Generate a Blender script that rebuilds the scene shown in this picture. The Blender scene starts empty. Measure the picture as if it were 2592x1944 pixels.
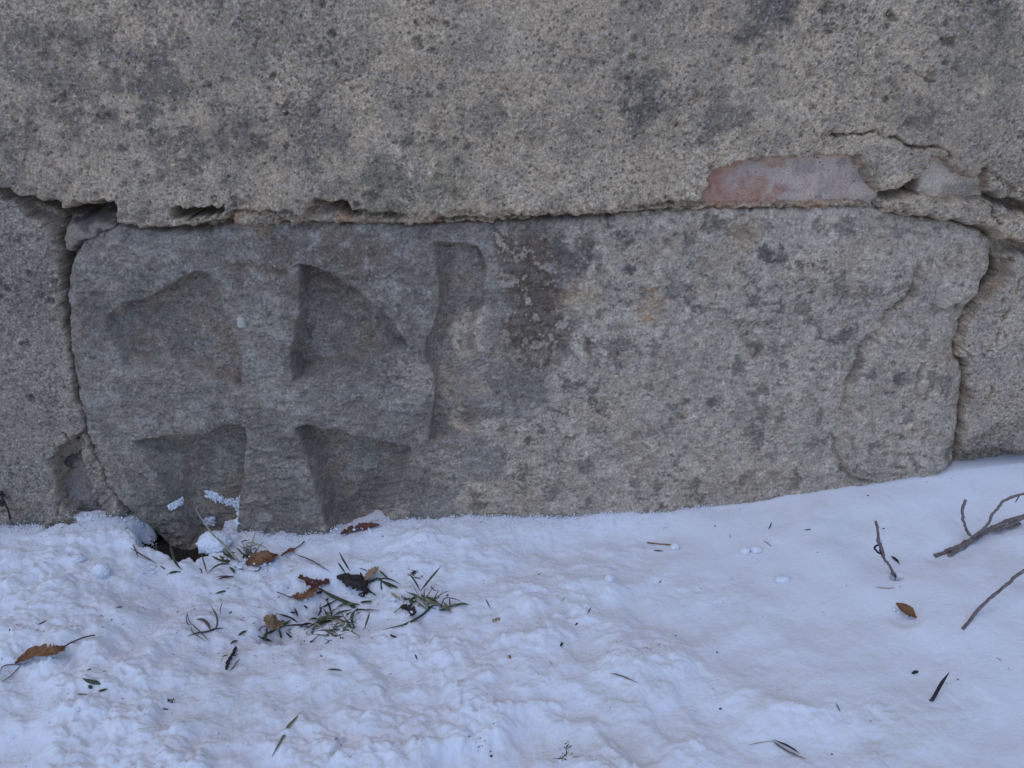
import bpy, math, random
import numpy as np
from mathutils import Vector

# ------------------------------------------------------------------ camera, sky, sun, exposure
scene = bpy.context.scene
COL = scene.collection
CAM_Y, CAM_Z, PITCH, LENS = -0.92, 0.545, math.radians(22.0), 31.0
cam_data = bpy.data.cameras.new('camera')
cam_data.lens = LENS
cam_data.sensor_width = 36.0
cam_data.clip_start = 0.02
cam_data.clip_end = 500.0
cam = bpy.data.objects.new('camera', cam_data)
cam.location = (0.0, CAM_Y, CAM_Z)
cam.rotation_euler = (math.pi / 2 - PITCH, 0.0, 0.0)
COL.objects.link(cam)
scene.camera = cam

SUN_EL, SUN_AZ = math.radians(62.0), math.radians(215.0)   # azimuth from +Y, clockwise seen from above
world = bpy.data.worlds.new('World')
scene.world = world
world.use_nodes = True
wn = world.node_tree
wn.nodes.clear()
w_out = wn.nodes.new('ShaderNodeOutputWorld')
w_bg = wn.nodes.new('ShaderNodeBackground')
w_sky = wn.nodes.new('ShaderNodeTexSky')
w_sky.sky_type = 'NISHITA'
w_sky.sun_disc = False
w_sky.sun_elevation = SUN_EL
w_sky.sun_rotation = SUN_AZ
w_sky.altitude = 200
w_sky.air_density = 0.6
w_sky.dust_density = 0.0
w_sky.ozone_density = 4.0
w_bg.inputs['Strength'].default_value = 0.15
wn.links.new(w_sky.outputs[0], w_bg.inputs['Color'])
wn.links.new(w_bg.outputs[0], w_out.inputs['Surface'])

sun_data = bpy.data.lights.new('sun', 'SUN')
sun_data.energy = 0.5
sun_data.angle = math.radians(60.0)
sun_data.color = (1.0, 0.95, 0.90)
sun = bpy.data.objects.new('sun', sun_data)
sdir = Vector((math.sin(SUN_AZ) * math.cos(SUN_EL), math.cos(SUN_AZ) * math.cos(SUN_EL), math.sin(SUN_EL)))
sun.rotation_euler = sdir.to_track_quat('Z', 'Y').to_euler()
sun.location = sdir * 6
COL.objects.link(sun)

scene.view_settings.view_transform = 'Standard'
scene.view_settings.look = 'None'
scene.view_settings.gamma = 1.0
scene.view_settings.use_curve_mapping = False
scene.view_settings.exposure = 0.65

# ------------------------------------------------------------------ survey: photo measurements -> metres
FPX = 2592 * LENS / 36.0
CP, SP = math.cos(PITCH), math.sin(PITCH)
SC = 2592 / 2212.0


def ray(px, py):
    a = (px - 1296.0) / FPX
    b = (972.0 - py) / FPX
    return np.array([a, CP + b * SP, -SP + b * CP])


def on_wall(px, py):
    d = ray(px, py)
    t = -CAM_Y / d[1]
    return (d[0] * t, CAM_Z + d[2] * t)


def poly_wall(pts, k=1.0):
    return [on_wall(x * k, y * k) for x, y in pts]


def zoomf(x0, y0, s):
    return lambda pts: [(x0 + x / s, y0 + y / s) for x, y in pts]


Z1 = zoomf(300, 1250, 4.424)
Z2 = zoomf(700, 1350, 4.424)
Z3 = zoomf(2092, 1150, 4.424)
Z4 = zoomf(2092, 1569, 4.424)
Z5 = zoomf(0, 1550, 4.424)
Z6 = zoomf(500, 1569, 4.424)
Z7 = zoomf(1200, 1400, 3.16)
Z8 = zoomf(1600, 1300, 3.687)
R2z = zoomf(100, 500, 3.687)
R3 = zoomf(600, 550, 3.16)
R4 = zoomf(0, 950, 3.16)
R5 = zoomf(600, 950, 3.16)
R6 = zoomf(1700, 300, 2.48)
R7 = zoomf(1892, 800, 3.16)
R8 = zoomf(1200, 500, 3.16)

# ------------------------------------------------------------------ numpy noise
NT = 2048


class Noise:
    def __init__(self, seed):
        r = np.random.RandomState(seed)
        self.p = r.permutation(NT).astype(np.int32)
        a = r.rand(NT) * 2 * np.pi
        self.gx, self.gy = np.cos(a).astype(np.float32), np.sin(a).astype(np.float32)
        self.jx, self.jy, self.jv = (r.rand(NT).astype(np.float32) for _ in range(3))

    def h(self, xi, yi):
        return self.p[(self.p[xi & (NT - 1)] + yi) & (NT - 1)]

    def perlin(self, x, y):
        xi = np.floor(x).astype(np.int32)
        yi = np.floor(y).astype(np.int32)
        xf = (x - xi).astype(np.float32)
        yf = (y - yi).astype(np.float32)
        u = xf * xf * xf * (xf * (xf * 6 - 15) + 10)
        v = yf * yf * yf * (yf * (yf * 6 - 15) + 10)

        def g(ax, ay):
            k = self.h(xi + ax, yi + ay)
            return self.gx[k] * (xf - ax) + self.gy[k] * (yf - ay)
        a = g(0, 0)
        a = a + u * (g(1, 0) - a)
        b = g(0, 1)
        b = b + u * (g(1, 1) - b)
        return (a + v * (b - a)) * 1.5

    def fbm(self, x, y, f, octs=4, gain=0.5, lac=2.03):
        s = 0.0
        amp = 1.0
        for i in range(octs):
            s = s + amp * self.perlin(x * f + 17.3 * i, y * f - 9.1 * i)
            f *= lac
            amp *= gain
        return s

    def worley(self, x, y, f):
        """nearest distance (cell units), second distance and a random value of the nearest cell"""
        x = x * f
        y = y * f
        xi = np.floor(x).astype(np.int32)
        yi = np.floor(y).astype(np.int32)
        f1 = np.full(x.shape, 9.0, np.float32)
        f2 = np.full(x.shape, 9.0, np.float32)
        val = np.zeros(x.shape, np.float32)
        for ax in (-1, 0, 1):
            for ay in (-1, 0, 1):
                k = self.h(xi + ax, yi + ay)
                d = np.hypot(xi + ax + self.jx[k] - x, yi + ay + self.jy[k] - y).astype(np.float32)
                closer = d < f1
                f2 = np.where(closer, f1, np.minimum(f2, d))
                val = np.where(closer, self.jv[k], val)
                f1 = np.where(closer, d, f1)
        return f1, f2, val


NA, NB, NC, ND = Noise(11), Noise(23), Noise(37), Noise(51)


def sstep(a, b, x):
    t = np.clip((x - a) / (b - a), 0, 1)
    return t * t * (3 - 2 * t)


def seg_dist(x, y, a, b):
    dx, dy = b[0] - a[0], b[1] - a[1]
    L = dx * dx + dy * dy + 1e-12
    t = np.clip(((x - a[0]) * dx + (y - a[1]) * dy) / L, 0, 1)
    return np.hypot(x - a[0] - t * dx, y - a[1] - t * dy), t


def line_dist(x, y, pts):
    d = np.full(x.shape, 9.0)
    for a, b in zip(pts[:-1], pts[1:]):
        d = np.minimum(d, seg_dist(x, y, a, b)[0])
    return d


def poly_sd(x, y, pts, widths=None):
    """signed distance (inside positive); with widths, also the distance counted in local edge widths"""
    n = len(pts)
    d = np.full(x.shape, 9.0)
    nd = np.full(x.shape, 1e6)
    inside = np.zeros(x.shape, bool)
    for i in range(n):
        a, b = pts[i], pts[(i + 1) % n]
        s, t = seg_dist(x, y, a, b)
        d = np.minimum(d, s)
        if widths is not None:
            w = widths[i] + (widths[(i + 1) % n] - widths[i]) * t
            nd = np.minimum(nd, s / w)
        if a[1] != b[1]:
            c = ((a[1] > y) != (b[1] > y)) & (x < (b[0] - a[0]) * (y - a[1]) / (b[1] - a[1]) + a[0])
            inside ^= c
    sd = np.where(inside, d, -d)
    if widths is None:
        return sd
    return sd, np.where(inside, nd, -nd)


def local(x, z, pts, pad, fn, default):
    """evaluate fn only inside the padded bounding box of pts"""
    p = np.array(pts)
    m = ((x > p[:, 0].min() - pad) & (x < p[:, 0].max() + pad) & (z > p[:, 1].min() - pad) & (z < p[:, 1].max() + pad))
    out = np.full(x.shape, default, np.float64)
    if m.any():
        out[m] = fn(x[m], z[m])
    return out


def l_sd(x, z, pts, pad=0.06):
    return local(x, z, pts, pad, lambda a, b: poly_sd(a, b, pts), -pad)


def l_line(x, z, pts, pad=0.05):
    return local(x, z, pts, pad, lambda a, b: line_dist(a, b, pts), pad)


def axis(lo, hi, step, lo_far, hi_far, grow=1.18):
    a = list(np.arange(lo, hi + step * 0.5, step))
    s = step
    up = []
    v = a[-1]
    while v < hi_far:
        s = min(s * grow, abs(hi_far) * 0.12 + 0.02)
        v += s
        up.append(v)
    s = step
    dn = []
    v = a[0]
    while v > lo_far:
        s = min(s * grow, abs(lo_far) * 0.12 + 0.02)
        v -= s
        dn.append(v)
    return np.array(dn[::-1] + a + up)


# ------------------------------------------------------------------ mesh helpers
def tag(o, label=None, cat=None, group=None, kind=None):
    if label:
        o['label'] = label
    if cat:
        o['category'] = cat
    if group:
        o['group'] = group
    if kind:
        o['kind'] = kind
    return o


def link_mesh(name, me, mat, parent=None):
    o = bpy.data.objects.new(name, me)
    COL.objects.link(o)
    if mat:
        me.materials.append(mat)
    if parent:
        o.parent = parent
    return o


def raw_mesh(name, verts, faces, cols=None, smooth=True):
    """verts (n,3), faces (m,k) all the same size"""
    me = bpy.data.meshes.new(name)
    verts = np.asarray(verts, np.float32)
    faces = np.asarray(faces, np.int32)
    k = faces.shape[1]
    me.vertices.add(len(verts))
    me.vertices.foreach_set('co', verts.ravel())
    me.loops.add(faces.size)
    me.loops.foreach_set('vertex_index', faces.ravel())
    me.polygons.add(len(faces))
    me.polygons.foreach_set('loop_start', np.arange(0, faces.size, k, dtype=np.int32))
    if smooth:
        me.polygons.foreach_set('use_smooth', np.ones(len(faces), bool))
    me.update(calc_edges=True)
    if cols is not None:
        at = me.attributes.new('tint', 'FLOAT_COLOR', 'POINT')
        c = np.ones((len(verts), 4), np.float32)
        c[:, :3] = cols
        at.data.foreach_set('color', c.ravel())
    return me


def grid_mesh(name, P, keep=None, cols=None, flip=False):
    """P (rows, cols, 3)"""
    r, c = P.shape[:2]
    idx = np.arange(r * c, dtype=np.int32).reshape(r, c)
    q = np.stack([idx[:-1, :-1], idx[:-1, 1:], idx[1:, 1:], idx[1:, :-1]], -1)
    if flip:
        q = q[..., ::-1]
    if keep is not None:
        kq = keep[:-1, :-1] & keep[:-1, 1:] & keep[1:, 1:] & keep[1:, :-1]
        q = q[kq]
    q = q.reshape(-1, 4)
    used = np.zeros(r * c, bool)
    used[q.ravel()] = True
    remap = np.cumsum(used) - 1
    V = P.reshape(-1, 3)[used]
    C = None if cols is None else cols.reshape(-1, 3)[used]
    return raw_mesh(name, V, remap[q], C)


# ------------------------------------------------------------------ materials
def new_mat(name):
    m = bpy.data.materials.new(name)
    m.use_nodes = True
    nt = m.node_tree
    b = nt.nodes['Principled BSDF']
    return m, nt, b


def mineral(name, grain, pale, pit, rough=0.93, bump=0.5, fine=520.0):
    """colour from the tint attribute, broken up by sand grains, pale grains and dark pores"""
    m, nt, b = new_mat(name)
    N, L = nt.nodes.new, nt.links.new
    tc = N('ShaderNodeTexCoord')
    at = N('ShaderNodeAttribute')
    at.attribute_name = 'tint'
    n1 = N('ShaderNodeTexNoise')
    n1.inputs['Scale'].default_value = fine
    n1.inputs['Detail'].default_value = 3.0
    n1.inputs['Roughness'].default_value = 0.65
    L(tc.outputs['Object'], n1.inputs['Vector'])
    r1 = N('ShaderNodeMapRange')
    r1.inputs[1].default_value = 0.28
    r1.inputs[2].default_value = 0.72
    r1.inputs[3].default_value = 1.0 - grain
    r1.inputs[4].default_value = 1.0 + grain
    L(n1.outputs['Fac'], r1.inputs[0])
    mul = N('ShaderNodeVectorMath')
    mul.operation = 'SCALE'
    L(at.outputs['Color'], mul.inputs[0])
    L(r1.outputs[0], mul.inputs['Scale'])
    # pale sand grains
    v = N('ShaderNodeTexVoronoi')
    v.inputs['Scale'].default_value = fine * 0.42
    L(tc.outputs['Object'], v.inputs['Vector'])
    sep = N('ShaderNodeSeparateColor')
    L(v.outputs['Color'], sep.inputs[0])
    thr = N('ShaderNodeMath')
    thr.operation = 'GREATER_THAN'
    thr.inputs[1].default_value = 1.0 - pale
    L(sep.outputs[0], thr.inputs[0])
    near = N('ShaderNodeMath')
    near.operation = 'LESS_THAN'
    near.inputs[1].default_value = 0.36
    L(v.outputs['Distance'], near.inputs[0])
    gm = N('ShaderNodeMath')
    gm.operation = 'MULTIPLY'
    L(thr.outputs[0], gm.inputs[0])
    L(near.outputs[0], gm.inputs[1])
    gm2 = N('ShaderNodeMath')
    gm2.operation = 'MULTIPLY'
    gm2.inputs[1].default_value = 0.5
    L(gm.outputs[0], gm2.inputs[0])
    mx = N('ShaderNodeMix')
    mx.data_type = 'RGBA'
    L(gm2.outputs[0], mx.inputs[0])
    L(mul.outputs[0], mx.inputs[6])
    mx.inputs[7].default_value = (0.46, 0.43, 0.38, 1)
    # dark mineral grains
    v2 = N('ShaderNodeTexVoronoi')
    v2.inputs['Scale'].default_value = fine * 0.5
    mp = N('ShaderNodeMapping')
    mp.inputs['Location'].default_value = (3.1, 1.7, 5.3)
    L(tc.outputs['Object'], mp.inputs['Vector'])
    L(mp.outputs[0], v2.inputs['Vector'])
    sep2 = N('ShaderNodeSeparateColor')
    L(v2.outputs['Color'], sep2.inputs[0])
    thr2 = N('ShaderNodeMath')
    thr2.operation = 'GREATER_THAN'
    thr2.inputs[1].default_value = 1.0 - pit
    L(sep2.outputs[1], thr2.inputs[0])
    near2 = N('ShaderNodeMath')
    near2.operation = 'LESS_THAN'
    near2.inputs[1].default_value = 0.38
    L(v2.outputs['Distance'], near2.inputs[0])
    pm = N('ShaderNodeMath')
    pm.operation = 'MULTIPLY'
    L(thr2.outputs[0], pm.inputs[0])
    L(near2.outputs[0], pm.inputs[1])
    pm2 = N('ShaderNodeMath')
    pm2.operation = 'MULTIPLY'
    pm2.inputs[1].default_value = 0.55
    L(pm.outputs[0], pm2.inputs[0])
    mx2 = N('ShaderNodeMix')
    mx2.data_type = 'RGBA'
    L(pm2.outputs[0], mx2.inputs[0])
    L(mx.outputs[2], mx2.inputs[6])
    mx2.inputs[7].default_value = (0.05, 0.047, 0.045, 1)
    L(mx2.outputs[2], b.inputs['Base Color'])
    b.inputs['Roughness'].default_value = rough
    b.inputs['Specular IOR Level'].default_value = 0.25
    n2 = N('ShaderNodeTexNoise')
    n2.inputs['Scale'].default_value = fine * 0.8
    n2.inputs['Detail'].default_value = 4.0
    L(tc.outputs['Object'], n2.inputs['Vector'])
    bp = N('ShaderNodeBump')
    bp.inputs['Strength'].default_value = bump
    bp.inputs['Distance'].default_value = 0.0012
    L(n2.outputs['Fac'], bp.inputs['Height'])
    L(bp.outputs[0], b.inputs['Normal'])
    return m


M_PLASTER = mineral('sand_lime_plaster', 0.5, 0.10, 0.08, bump=0.7)
M_STONE = mineral('weathered_sandstone', 0.36, 0.05, 0.03, bump=0.55, fine=620.0)
M_BRICK = mineral('limed_brick', 0.30, 0.05, 0.05, bump=0.35, fine=700.0)
M_SOIL = mineral('wet_soil', 0.5, 0.03, 0.3, bump=0.8, fine=300.0)


def snow_mat():
    m, nt, b = new_mat('snow')
    N, L = nt.nodes.new, nt.links.new
    tc = N('ShaderNodeTexCoord')
    at = N('ShaderNodeAttribute')
    at.attribute_name = 'tint'
    L(at.outputs['Color'], b.inputs['Base Color'])
    b.inputs['Roughness'].default_value = 0.75
    b.inputs['Specular IOR Level'].default_value = 0.3
    b.inputs['Subsurface Weight'].default_value = 0.5
    b.inputs['Subsurface Radius'].default_value = (1.0, 1.0, 1.0)
    b.inputs['Subsurface Scale'].default_value = 0.006
    n = N('ShaderNodeTexNoise')
    n.inputs['Scale'].default_value = 700.0
    n.inputs['Detail'].default_value = 4.0
    L(tc.outputs['Object'], n.inputs['Vector'])
    bp = N('ShaderNodeBump')
    bp.inputs['Strength'].default_value = 0.5
    bp.inputs['Distance'].default_value = 0.001
    L(n.outputs['Fac'], bp.inputs['Height'])
    L(bp.outputs[0], b.inputs['Normal'])
    return m


M_SNOW = snow_mat()
M_GRAIN = M_SNOW.copy()
M_GRAIN.name = 'snow_grain'
M_GRAIN.node_tree.nodes['Principled BSDF'].inputs['Subsurface Weight'].default_value = 0.0


def plant(name, c0, c1, scale=120.0, rough=0.7, trans=0.0):
    m, nt, b = new_mat(name)
    N, L = nt.nodes.new, nt.links.new
    tc = N('ShaderNodeTexCoord')
    n = N('ShaderNodeTexNoise')
    n.inputs['Scale'].default_value = scale
    n.inputs['Detail'].default_value = 5.0
    n.inputs['Roughness'].default_value = 0.7
    L(tc.outputs['Object'], n.inputs['Vector'])
    cr = N('ShaderNodeValToRGB')
    cr.color_ramp.elements[0].position = 0.35
    cr.color_ramp.elements[1].position = 0.65
    cr.color_ramp.elements[0].color = (*c0, 1)
    cr.color_ramp.elements[1].color = (*c1, 1)
    L(n.outputs['Fac'], cr.inputs[0])
    L(cr.outputs[0], b.inputs['Base Color'])
    b.inputs['Roughness'].default_value = rough
    b.inputs['Specular IOR Level'].default_value = 0.3
    bp = N('ShaderNodeBump')
    bp.inputs['Strength'].default_value = 0.4
    bp.inputs['Distance'].default_value = 0.0006
    L(n.outputs['Fac'], bp.inputs['Height'])
    L(bp.outputs[0], b.inputs['Normal'])
    return m


M_GREEN = plant('frosted_grass', (0.045, 0.06, 0.03), (0.10, 0.115, 0.055))
M_GREEN2 = plant('pale_grass', (0.12, 0.13, 0.07), (0.24, 0.22, 0.13))
M_DRY = plant('dry_grass', (0.10, 0.075, 0.06), (0.20, 0.15, 0.11))
M_STRAW = plant('straw', (0.30, 0.24, 0.15), (0.48, 0.40, 0.27))
M_TWIG = plant('grey_bark', (0.13, 0.095, 0.085), (0.26, 0.20, 0.175), 160)
M_DARK = plant('dark_litter', (0.022, 0.016, 0.016), (0.06, 0.04, 0.035))
M_LEAF = plant('orange_brown_leaf', (0.15, 0.065, 0.028), (0.33, 0.16, 0.07), 90)
M_TAN = plant('tan_leaf', (0.28, 0.17, 0.09), (0.42, 0.28, 0.16), 90)
M_RED = plant('red_brown_leaf', (0.085, 0.03, 0.022), (0.17, 0.065, 0.04), 110)
M_BLACK = plant('rotted_leaf', (0.022, 0.017, 0.016), (0.055, 0.042, 0.036), 140)


# ------------------------------------------------------------------ the wall
wall = bpy.data.objects.new('plastered_wall', None)
COL.objects.link(wall)
tag(wall, 'weathered grey plastered wall with a cross carved stone set into its foot', 'wall')

D = lambda pts: poly_wall(pts, SC)            # overview measurements
WP = lambda pts: poly_wall(pts)               # full-size measurements
mm_px = 0.00044                               # metres per photo pixel on the wall

STONE = D([(250, 489), (215, 503), (175, 525), (150, 562), (141, 640), (147, 700), (151, 760), (160, 830), (172, 890), (184, 950),
           (203, 1000), (232, 1055), (262, 1098), (300, 1132), (340, 1165), (420, 1260), (2075, 1260)]) + \
    WP([(2430, 1189), (2433, 1142), (2439, 1101), (2441, 1063), (2439, 1034), (2449, 1003), (2446, 977), (2443, 917), (2424, 904), (2424, 873),
        (2438, 851), (2439, 819), (2466, 780), (2490, 752), (2502, 715), (2523, 679), (2531, 643), (2529, 612), (2502, 596), (2450, 572),
        (2380, 562), (2300, 550), (2230, 535), (2200, 518)]) + \
    D([(1700, 452), (1550, 455), (1450, 458), (1380, 460), (1300, 472), (1200, 478), (1000, 481), (900, 488), (800, 486), (700, 481),
       (600, 478), (520, 480), (450, 498), (400, 503), (330, 499)])

UPPER = D([(-4000, 330), (-300, 370), (0, 400), (60, 432), (100, 438), (150, 452), (200, 446), (252, 440), (248, 478), (300, 494), (360, 498), (430, 492),
           (488, 474), (520, 460), (600, 462), (650, 468), (690, 452), (740, 440), (770, 456), (830, 468), (870, 468), (920, 476), (1000, 464),
           (1060, 468), (1130, 462), (1200, 471), (1280, 464), (1330, 456), (1400, 447), (1500, 441), (1516, 436), (1535, 390), (1570, 363),
           (1650, 351), (1700, 344), (1845, 346), (1865, 385), (1888, 424), (1925, 414), (1965, 398), (2000, 376), (2012, 345), (2060, 372), (2112, 390),
           (2120, 415), (2180, 438), (2300, 470), (2600, 480), (6000, 480)])
xw = UPPER[0][0], UPPER[-1][0]
UPPER += [(9, 6), (-9, 6)]
LEFT = D([(0, 412), (60, 452), (92, 474), (115, 500), (128, 532), (128, 560), (133, 600), (137, 640), (139, 700), (152, 750), (158, 800), (166, 840), (168, 866), (178, 890), (190, 950),
          (178, 945), (160, 955), (140, 966), (120, 982), (104, 998), (119, 1024), (124, 1049), (119, 1074), (130, 1096), (143, 1107), (167, 1124), (180, 1145), (180, 1400), (-3000, 1400), (-3000, 350)])
STRIP = D([(166, 945), (180, 930), (196, 965), (218, 1008), (244, 1062), (264, 1102), (285, 1145), (290, 1220), (228, 1220), (210, 1114), (191, 1077), (178, 1042), (166, 1005), (160, 975)])
CHUNK = WP([(2206, 504), (2240, 494), (2330, 478), (2370, 486), (2440, 492), (2480, 490), (2570, 520), (2700, 550), (5000, 560), (5000, 660), (2700, 650),
            (2580, 622), (2527, 611), (2502, 595), (2466, 578), (2438, 577), (2410, 570), (2377, 566), (2345, 558), (2305, 554), (2273, 547), (2236, 550), (2220, 542), (2206, 518)])
RIGHT = WP([(2540, 650), (2580, 640), (5000, 640), (5000, 1150), (2592, 1143), (2552, 1148), (2512, 1139), (2470, 1152), (2432, 1152), (2434, 1101), (2436, 1060), (2438, 1034), (2444, 1003), (2440, 977),
            (2437, 917), (2418, 904), (2418, 873), (2432, 851), (2434, 822), (2462, 784), (2490, 760), (2520, 748), (2542, 716), (2558, 690), (2553, 664)])
BAND = D([(480, 440), (650, 440), (900, 440), (1400, 425), (1890, 420), (1890, 462), (1550, 466), (1380, 470), (1130, 488), (900, 500), (650, 496), (500, 500)])
BRICKP = D([(1520, 435), (1535, 390), (1570, 364), (1650, 351), (1700, 344), (1842, 346), (1864, 385), (1887, 425), (1700, 430)])
PALE = WP([(2362, 405), (2385, 412), (2410, 430), (2446, 440), (2480, 438), (2480, 480), (2454, 487), (2426, 473), (2385, 461), (2362, 450)])
HOLE = WP([(2303, 467), (2333, 460), (2350, 464), (2343, 481), (2325, 491), (2300, 486)])
SLOT = D([(370, 446), (400, 447), (440, 445), (490, 440), (495, 452), (470, 464), (420, 468), (374, 468)])
RUBBLE = D([(134, 494), (165, 482), (205, 484), (248, 484), (238, 496), (205, 514), (160, 532), (136, 545), (126, 520)])

CRACKS = [
    (D([(1524, 437), (1600, 435), (1700, 432), (1800, 430), (1887, 427)]), .0013, .023),  # polyline, half width, depth
    (D([(0, 402), (30, 425), (62, 440), (95, 462), (118, 492)]), .0022, .014),
    (D([(60, 439), (100, 449), (150, 460), (200, 458), (250, 452)]), .0050, .040),
    (D([(118, 470), (122, 500), (132, 540), (132, 570), (139, 620), (142, 700)]), .0034, .034),
    (D([(140, 700), (150, 780), (160, 850), (166, 865)]), .0014, .012),
    (D([(160, 850), (168, 868)]), .0026, .025),
    (D([(676, 436), (700, 436), (740, 446), (765, 462), (790, 456), (830, 462), (862, 468)]), .0022, .020),
    (D([(940, 474), (1000, 468), (1060, 472), (1130, 466), (1200, 474), (1290, 468)]), .0016, .014),
    (WP([(1520, 548), (1600, 540), (1680, 532), (1760, 522)]), .0011, .010),
    (WP([(1850, 508), (1950, 505), (2060, 503), (2200, 498)]), .0011, .010),
    (WP([(2200, 490), (2206, 505), (2200, 518)]), .0030, .026),
    (WP([(2090, 342), (2140, 339), (2184, 338), (2208, 328), (2228, 344), (2264, 348), (2293, 366), (2321, 372), (2361, 368), (2385, 380), (2400, 398)]), .0012, .014),
    (R6([(0, 0)]) and WP(R6([(1600, 450), (1680, 490), (1740, 508)])), .0011, .010),
    (WP(R6([(1780, 460), (1900, 492), (1980, 532), (2000, 600), (2040, 660)])), .0009, .008),
    (WP(R6([(1960, 315), (2080, 400), (2220, 480)])), .0009, .007),
    (WP(R6([(1950, 310), (1962, 345), (1942, 385), (1935, 435)])), .0014, .012),
    (WP([(2365, 405), (2372, 412)]), .0040, .030),
    (WP([(2583, 711), (2575, 752), (2547, 804), (2527, 840), (2527, 865)]), .0008, .008),
    (WP(R7([(1760, 640), (1800, 655), (1850, 652), (1905, 655), (1950, 620), (1955, 560)])), .0009, .009),
    (WP(R7([(1700, 240), (1760, 290), (1790, 340), (1830, 370)])), .0007, .006),
    (WP(R7([(1750, 660), (1740, 720), (1725, 760)])), .0022, .02),
    (WP(R4([(500, 470), (520, 530), (540, 600)])), .0016, .016),
    (WP(R4([(690, 590), (740, 650), (780, 720), (800, 800), (850, 880), (880, 960), (900, 1040), (980, 1090)])), .0016, .014),
    (WP(R4([(0, 1110), (120, 1100), (180, 1075)])), .0009, .008),
    (WP(R4([(410, 960), (430, 1040), (450, 1130)])), .0011, .010),
    (WP([(2360, 250), (2340, 205), (2300, 175)]), .0006, .004),
]


def wnoise(x, z, f, a, n=NB, octs=3):
    return n.fbm(x, z, f, octs) * a


gx = axis(-0.66, 0.66, 0.00128, -12.0, 12.0, 1.06)
gz = axis(-0.075, 0.60, 0.00122, -0.30, 6.0)
X, Z = np.meshgrid(gx, gz)
far = sstep(0.75, 1.15, np.abs(X)) + sstep(0.6, 0.9, Z)

# ragged coordinates: broken edges
rx = X + NC.fbm(X, Z, 70, 4, 0.6) * 0.0034
rz = Z + ND.fbm(X, Z, 70, 4, 0.6) * 0.0034
J = -0.024
WARM = np.array([1.345, 1.175, 1.09])      # the local stone and sand are slightly ochre
lev = np.full(X.shape, J)


def slab(lev, pts, top, w):
    sd = l_sd(rx, rz, pts, 0.05)
    return np.maximum(lev, J + (top - J) * sstep(0, w, sd) ** 0.7), sd


swell = NA.fbm(X, Z, 2.3, 3) * 0.010 + NB.fbm(X, Z, 9, 3) * 0.0045
lev, sd_up = slab(lev, UPPER, 0.007, 0.006)
lev, sd_left = slab(lev, LEFT, 0.001, 0.005)
lev, sd_strip = slab(lev, STRIP, -0.003, 0.007)
lev, sd_chunk = slab(lev, CHUNK, 0.009, 0.009)
lev, sd_right = slab(lev, RIGHT, -0.001, 0.006)
lev, sd_band = slab(lev, BAND, 0.0060, 0.013)
# broken rim of the upper coat: crumbly, a little thicker towards the lip
lev += (sd_strip > 0) * NB.fbm(X, Z, 55, 4, .6) * .0045
rim = np.exp(-np.maximum(sd_up, 0) / 0.020) * (sd_up > 0)
lev += rim * (0.002 + NC.fbm(X, Z, 45, 3) * 0.007 + NB.fbm(X, Z, 120, 3, .6) * .0030)
joint = np.exp(-(l_line(X, Z, D([(130, 470), (300, 480), (600, 470), (900, 475), (1300, 465), (1890, 440)]), .06) / .016) ** 2)
lev += joint * NA.fbm(X, Z, 90, 4, .65) * .0045
lumps = [((2477, 987), 24, .007), ((2450, 870), 26, .005), ((2300, 520), 50, .004), ((330, 540), 40, .006), ((540, 545), 40, .004), ((2465, 905), 22, .004)]
for (px, py), r, a in lumps:
    cx, cz = on_wall(px, py)
    lev += a * np.exp(-((rx - cx) ** 2 + (rz - cz) ** 2) / (r * mm_px) ** 2)
h = lev + swell
# openings and cracks
POCKET = WP(R6([(2062, 850), (2100, 890), (2112, 960), (2070, 1015), (2020, 1095), (1985, 1125), (1990, 1030), (2040, 940)]))
UNDER = D([(64, 437), (150, 454), (248, 447), (246, 470), (160, 476), (120, 470)])
for pts, dep in ((SLOT, .055), (HOLE, .03), (POCKET, .045), (UNDER, .04)):
    h -= dep * sstep(0, .002, l_sd(rx, rz, pts, .02))
for pts in (BRICKP, PALE):
    h -= .030 * sstep(-.001, .004, l_sd(rx, rz, pts, .02))
crack_near = np.zeros(X.shape)
qx = X + NA.fbm(X, Z, 150, 3, 0.6) * 0.0022
qz = Z + NC.fbm(X, Z, 150, 3, 0.6) * 0.0022
for pts, w, dep in CRACKS:
    d = l_line(qx, qz, pts, .03)
    wv = w * 1.0
    brk = 1 if dep > .022 else sstep(-.75, .10, ND.fbm(X + w * 900, Z, 28, 3))
    wv = wv * (.6 + .8 * sstep(-.5, .5, NB.fbm(X, Z, 50, 2)))
    h -= dep * brk * np.exp(-(d / wv) ** 2)
    crack_near = np.maximum(crack_near, np.exp(-(d / .008) ** 2))
# sand texture, pores, small spalls
rough_zone = 0.75 + 0.5 * sstep(-.2, .5, NA.fbm(X, Z, 5, 3))
f1, f2, cv = NB.worley(X + NA.fbm(X, Z, 200, 2) * .0015, Z, 165)
pores = sstep(.72, .80, cv) * sstep(.42, .12, f1)
f1b, f2b, cvb = NC.worley(X, Z + NB.fbm(X, Z, 120, 2) * .002, 75)
pores_b = sstep(.86, .90, cvb) * sstep(.36, .16, f1b)
h += (NA.fbm(X, Z, 40, 3, .6) * .0011 + NB.fbm(X, Z, 170, 3, .75) * .00085 * rough_zone) * (1 - .9 * np.clip(far, 0, 1))
h -= (pores * .0016 + pores_b * .0024) * (1 - np.clip(far, 0, 1))
f1c, f2c, cvc = ND.worley(X + NA.fbm(X, Z, 60, 2) * .004, Z * 1.25, 38)
clus = sstep(-.15, .45, NC.fbm(X + 2, Z, 6, 3, .6))
pores_c = sstep(.83, .91, cvc) * sstep(.32, .10, f1c + NB.fbm(X, Z, 110, 3, .6) * .20) * clus
h -= pores_c * .0045 * (1 - np.clip(far, 0, 1))
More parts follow.
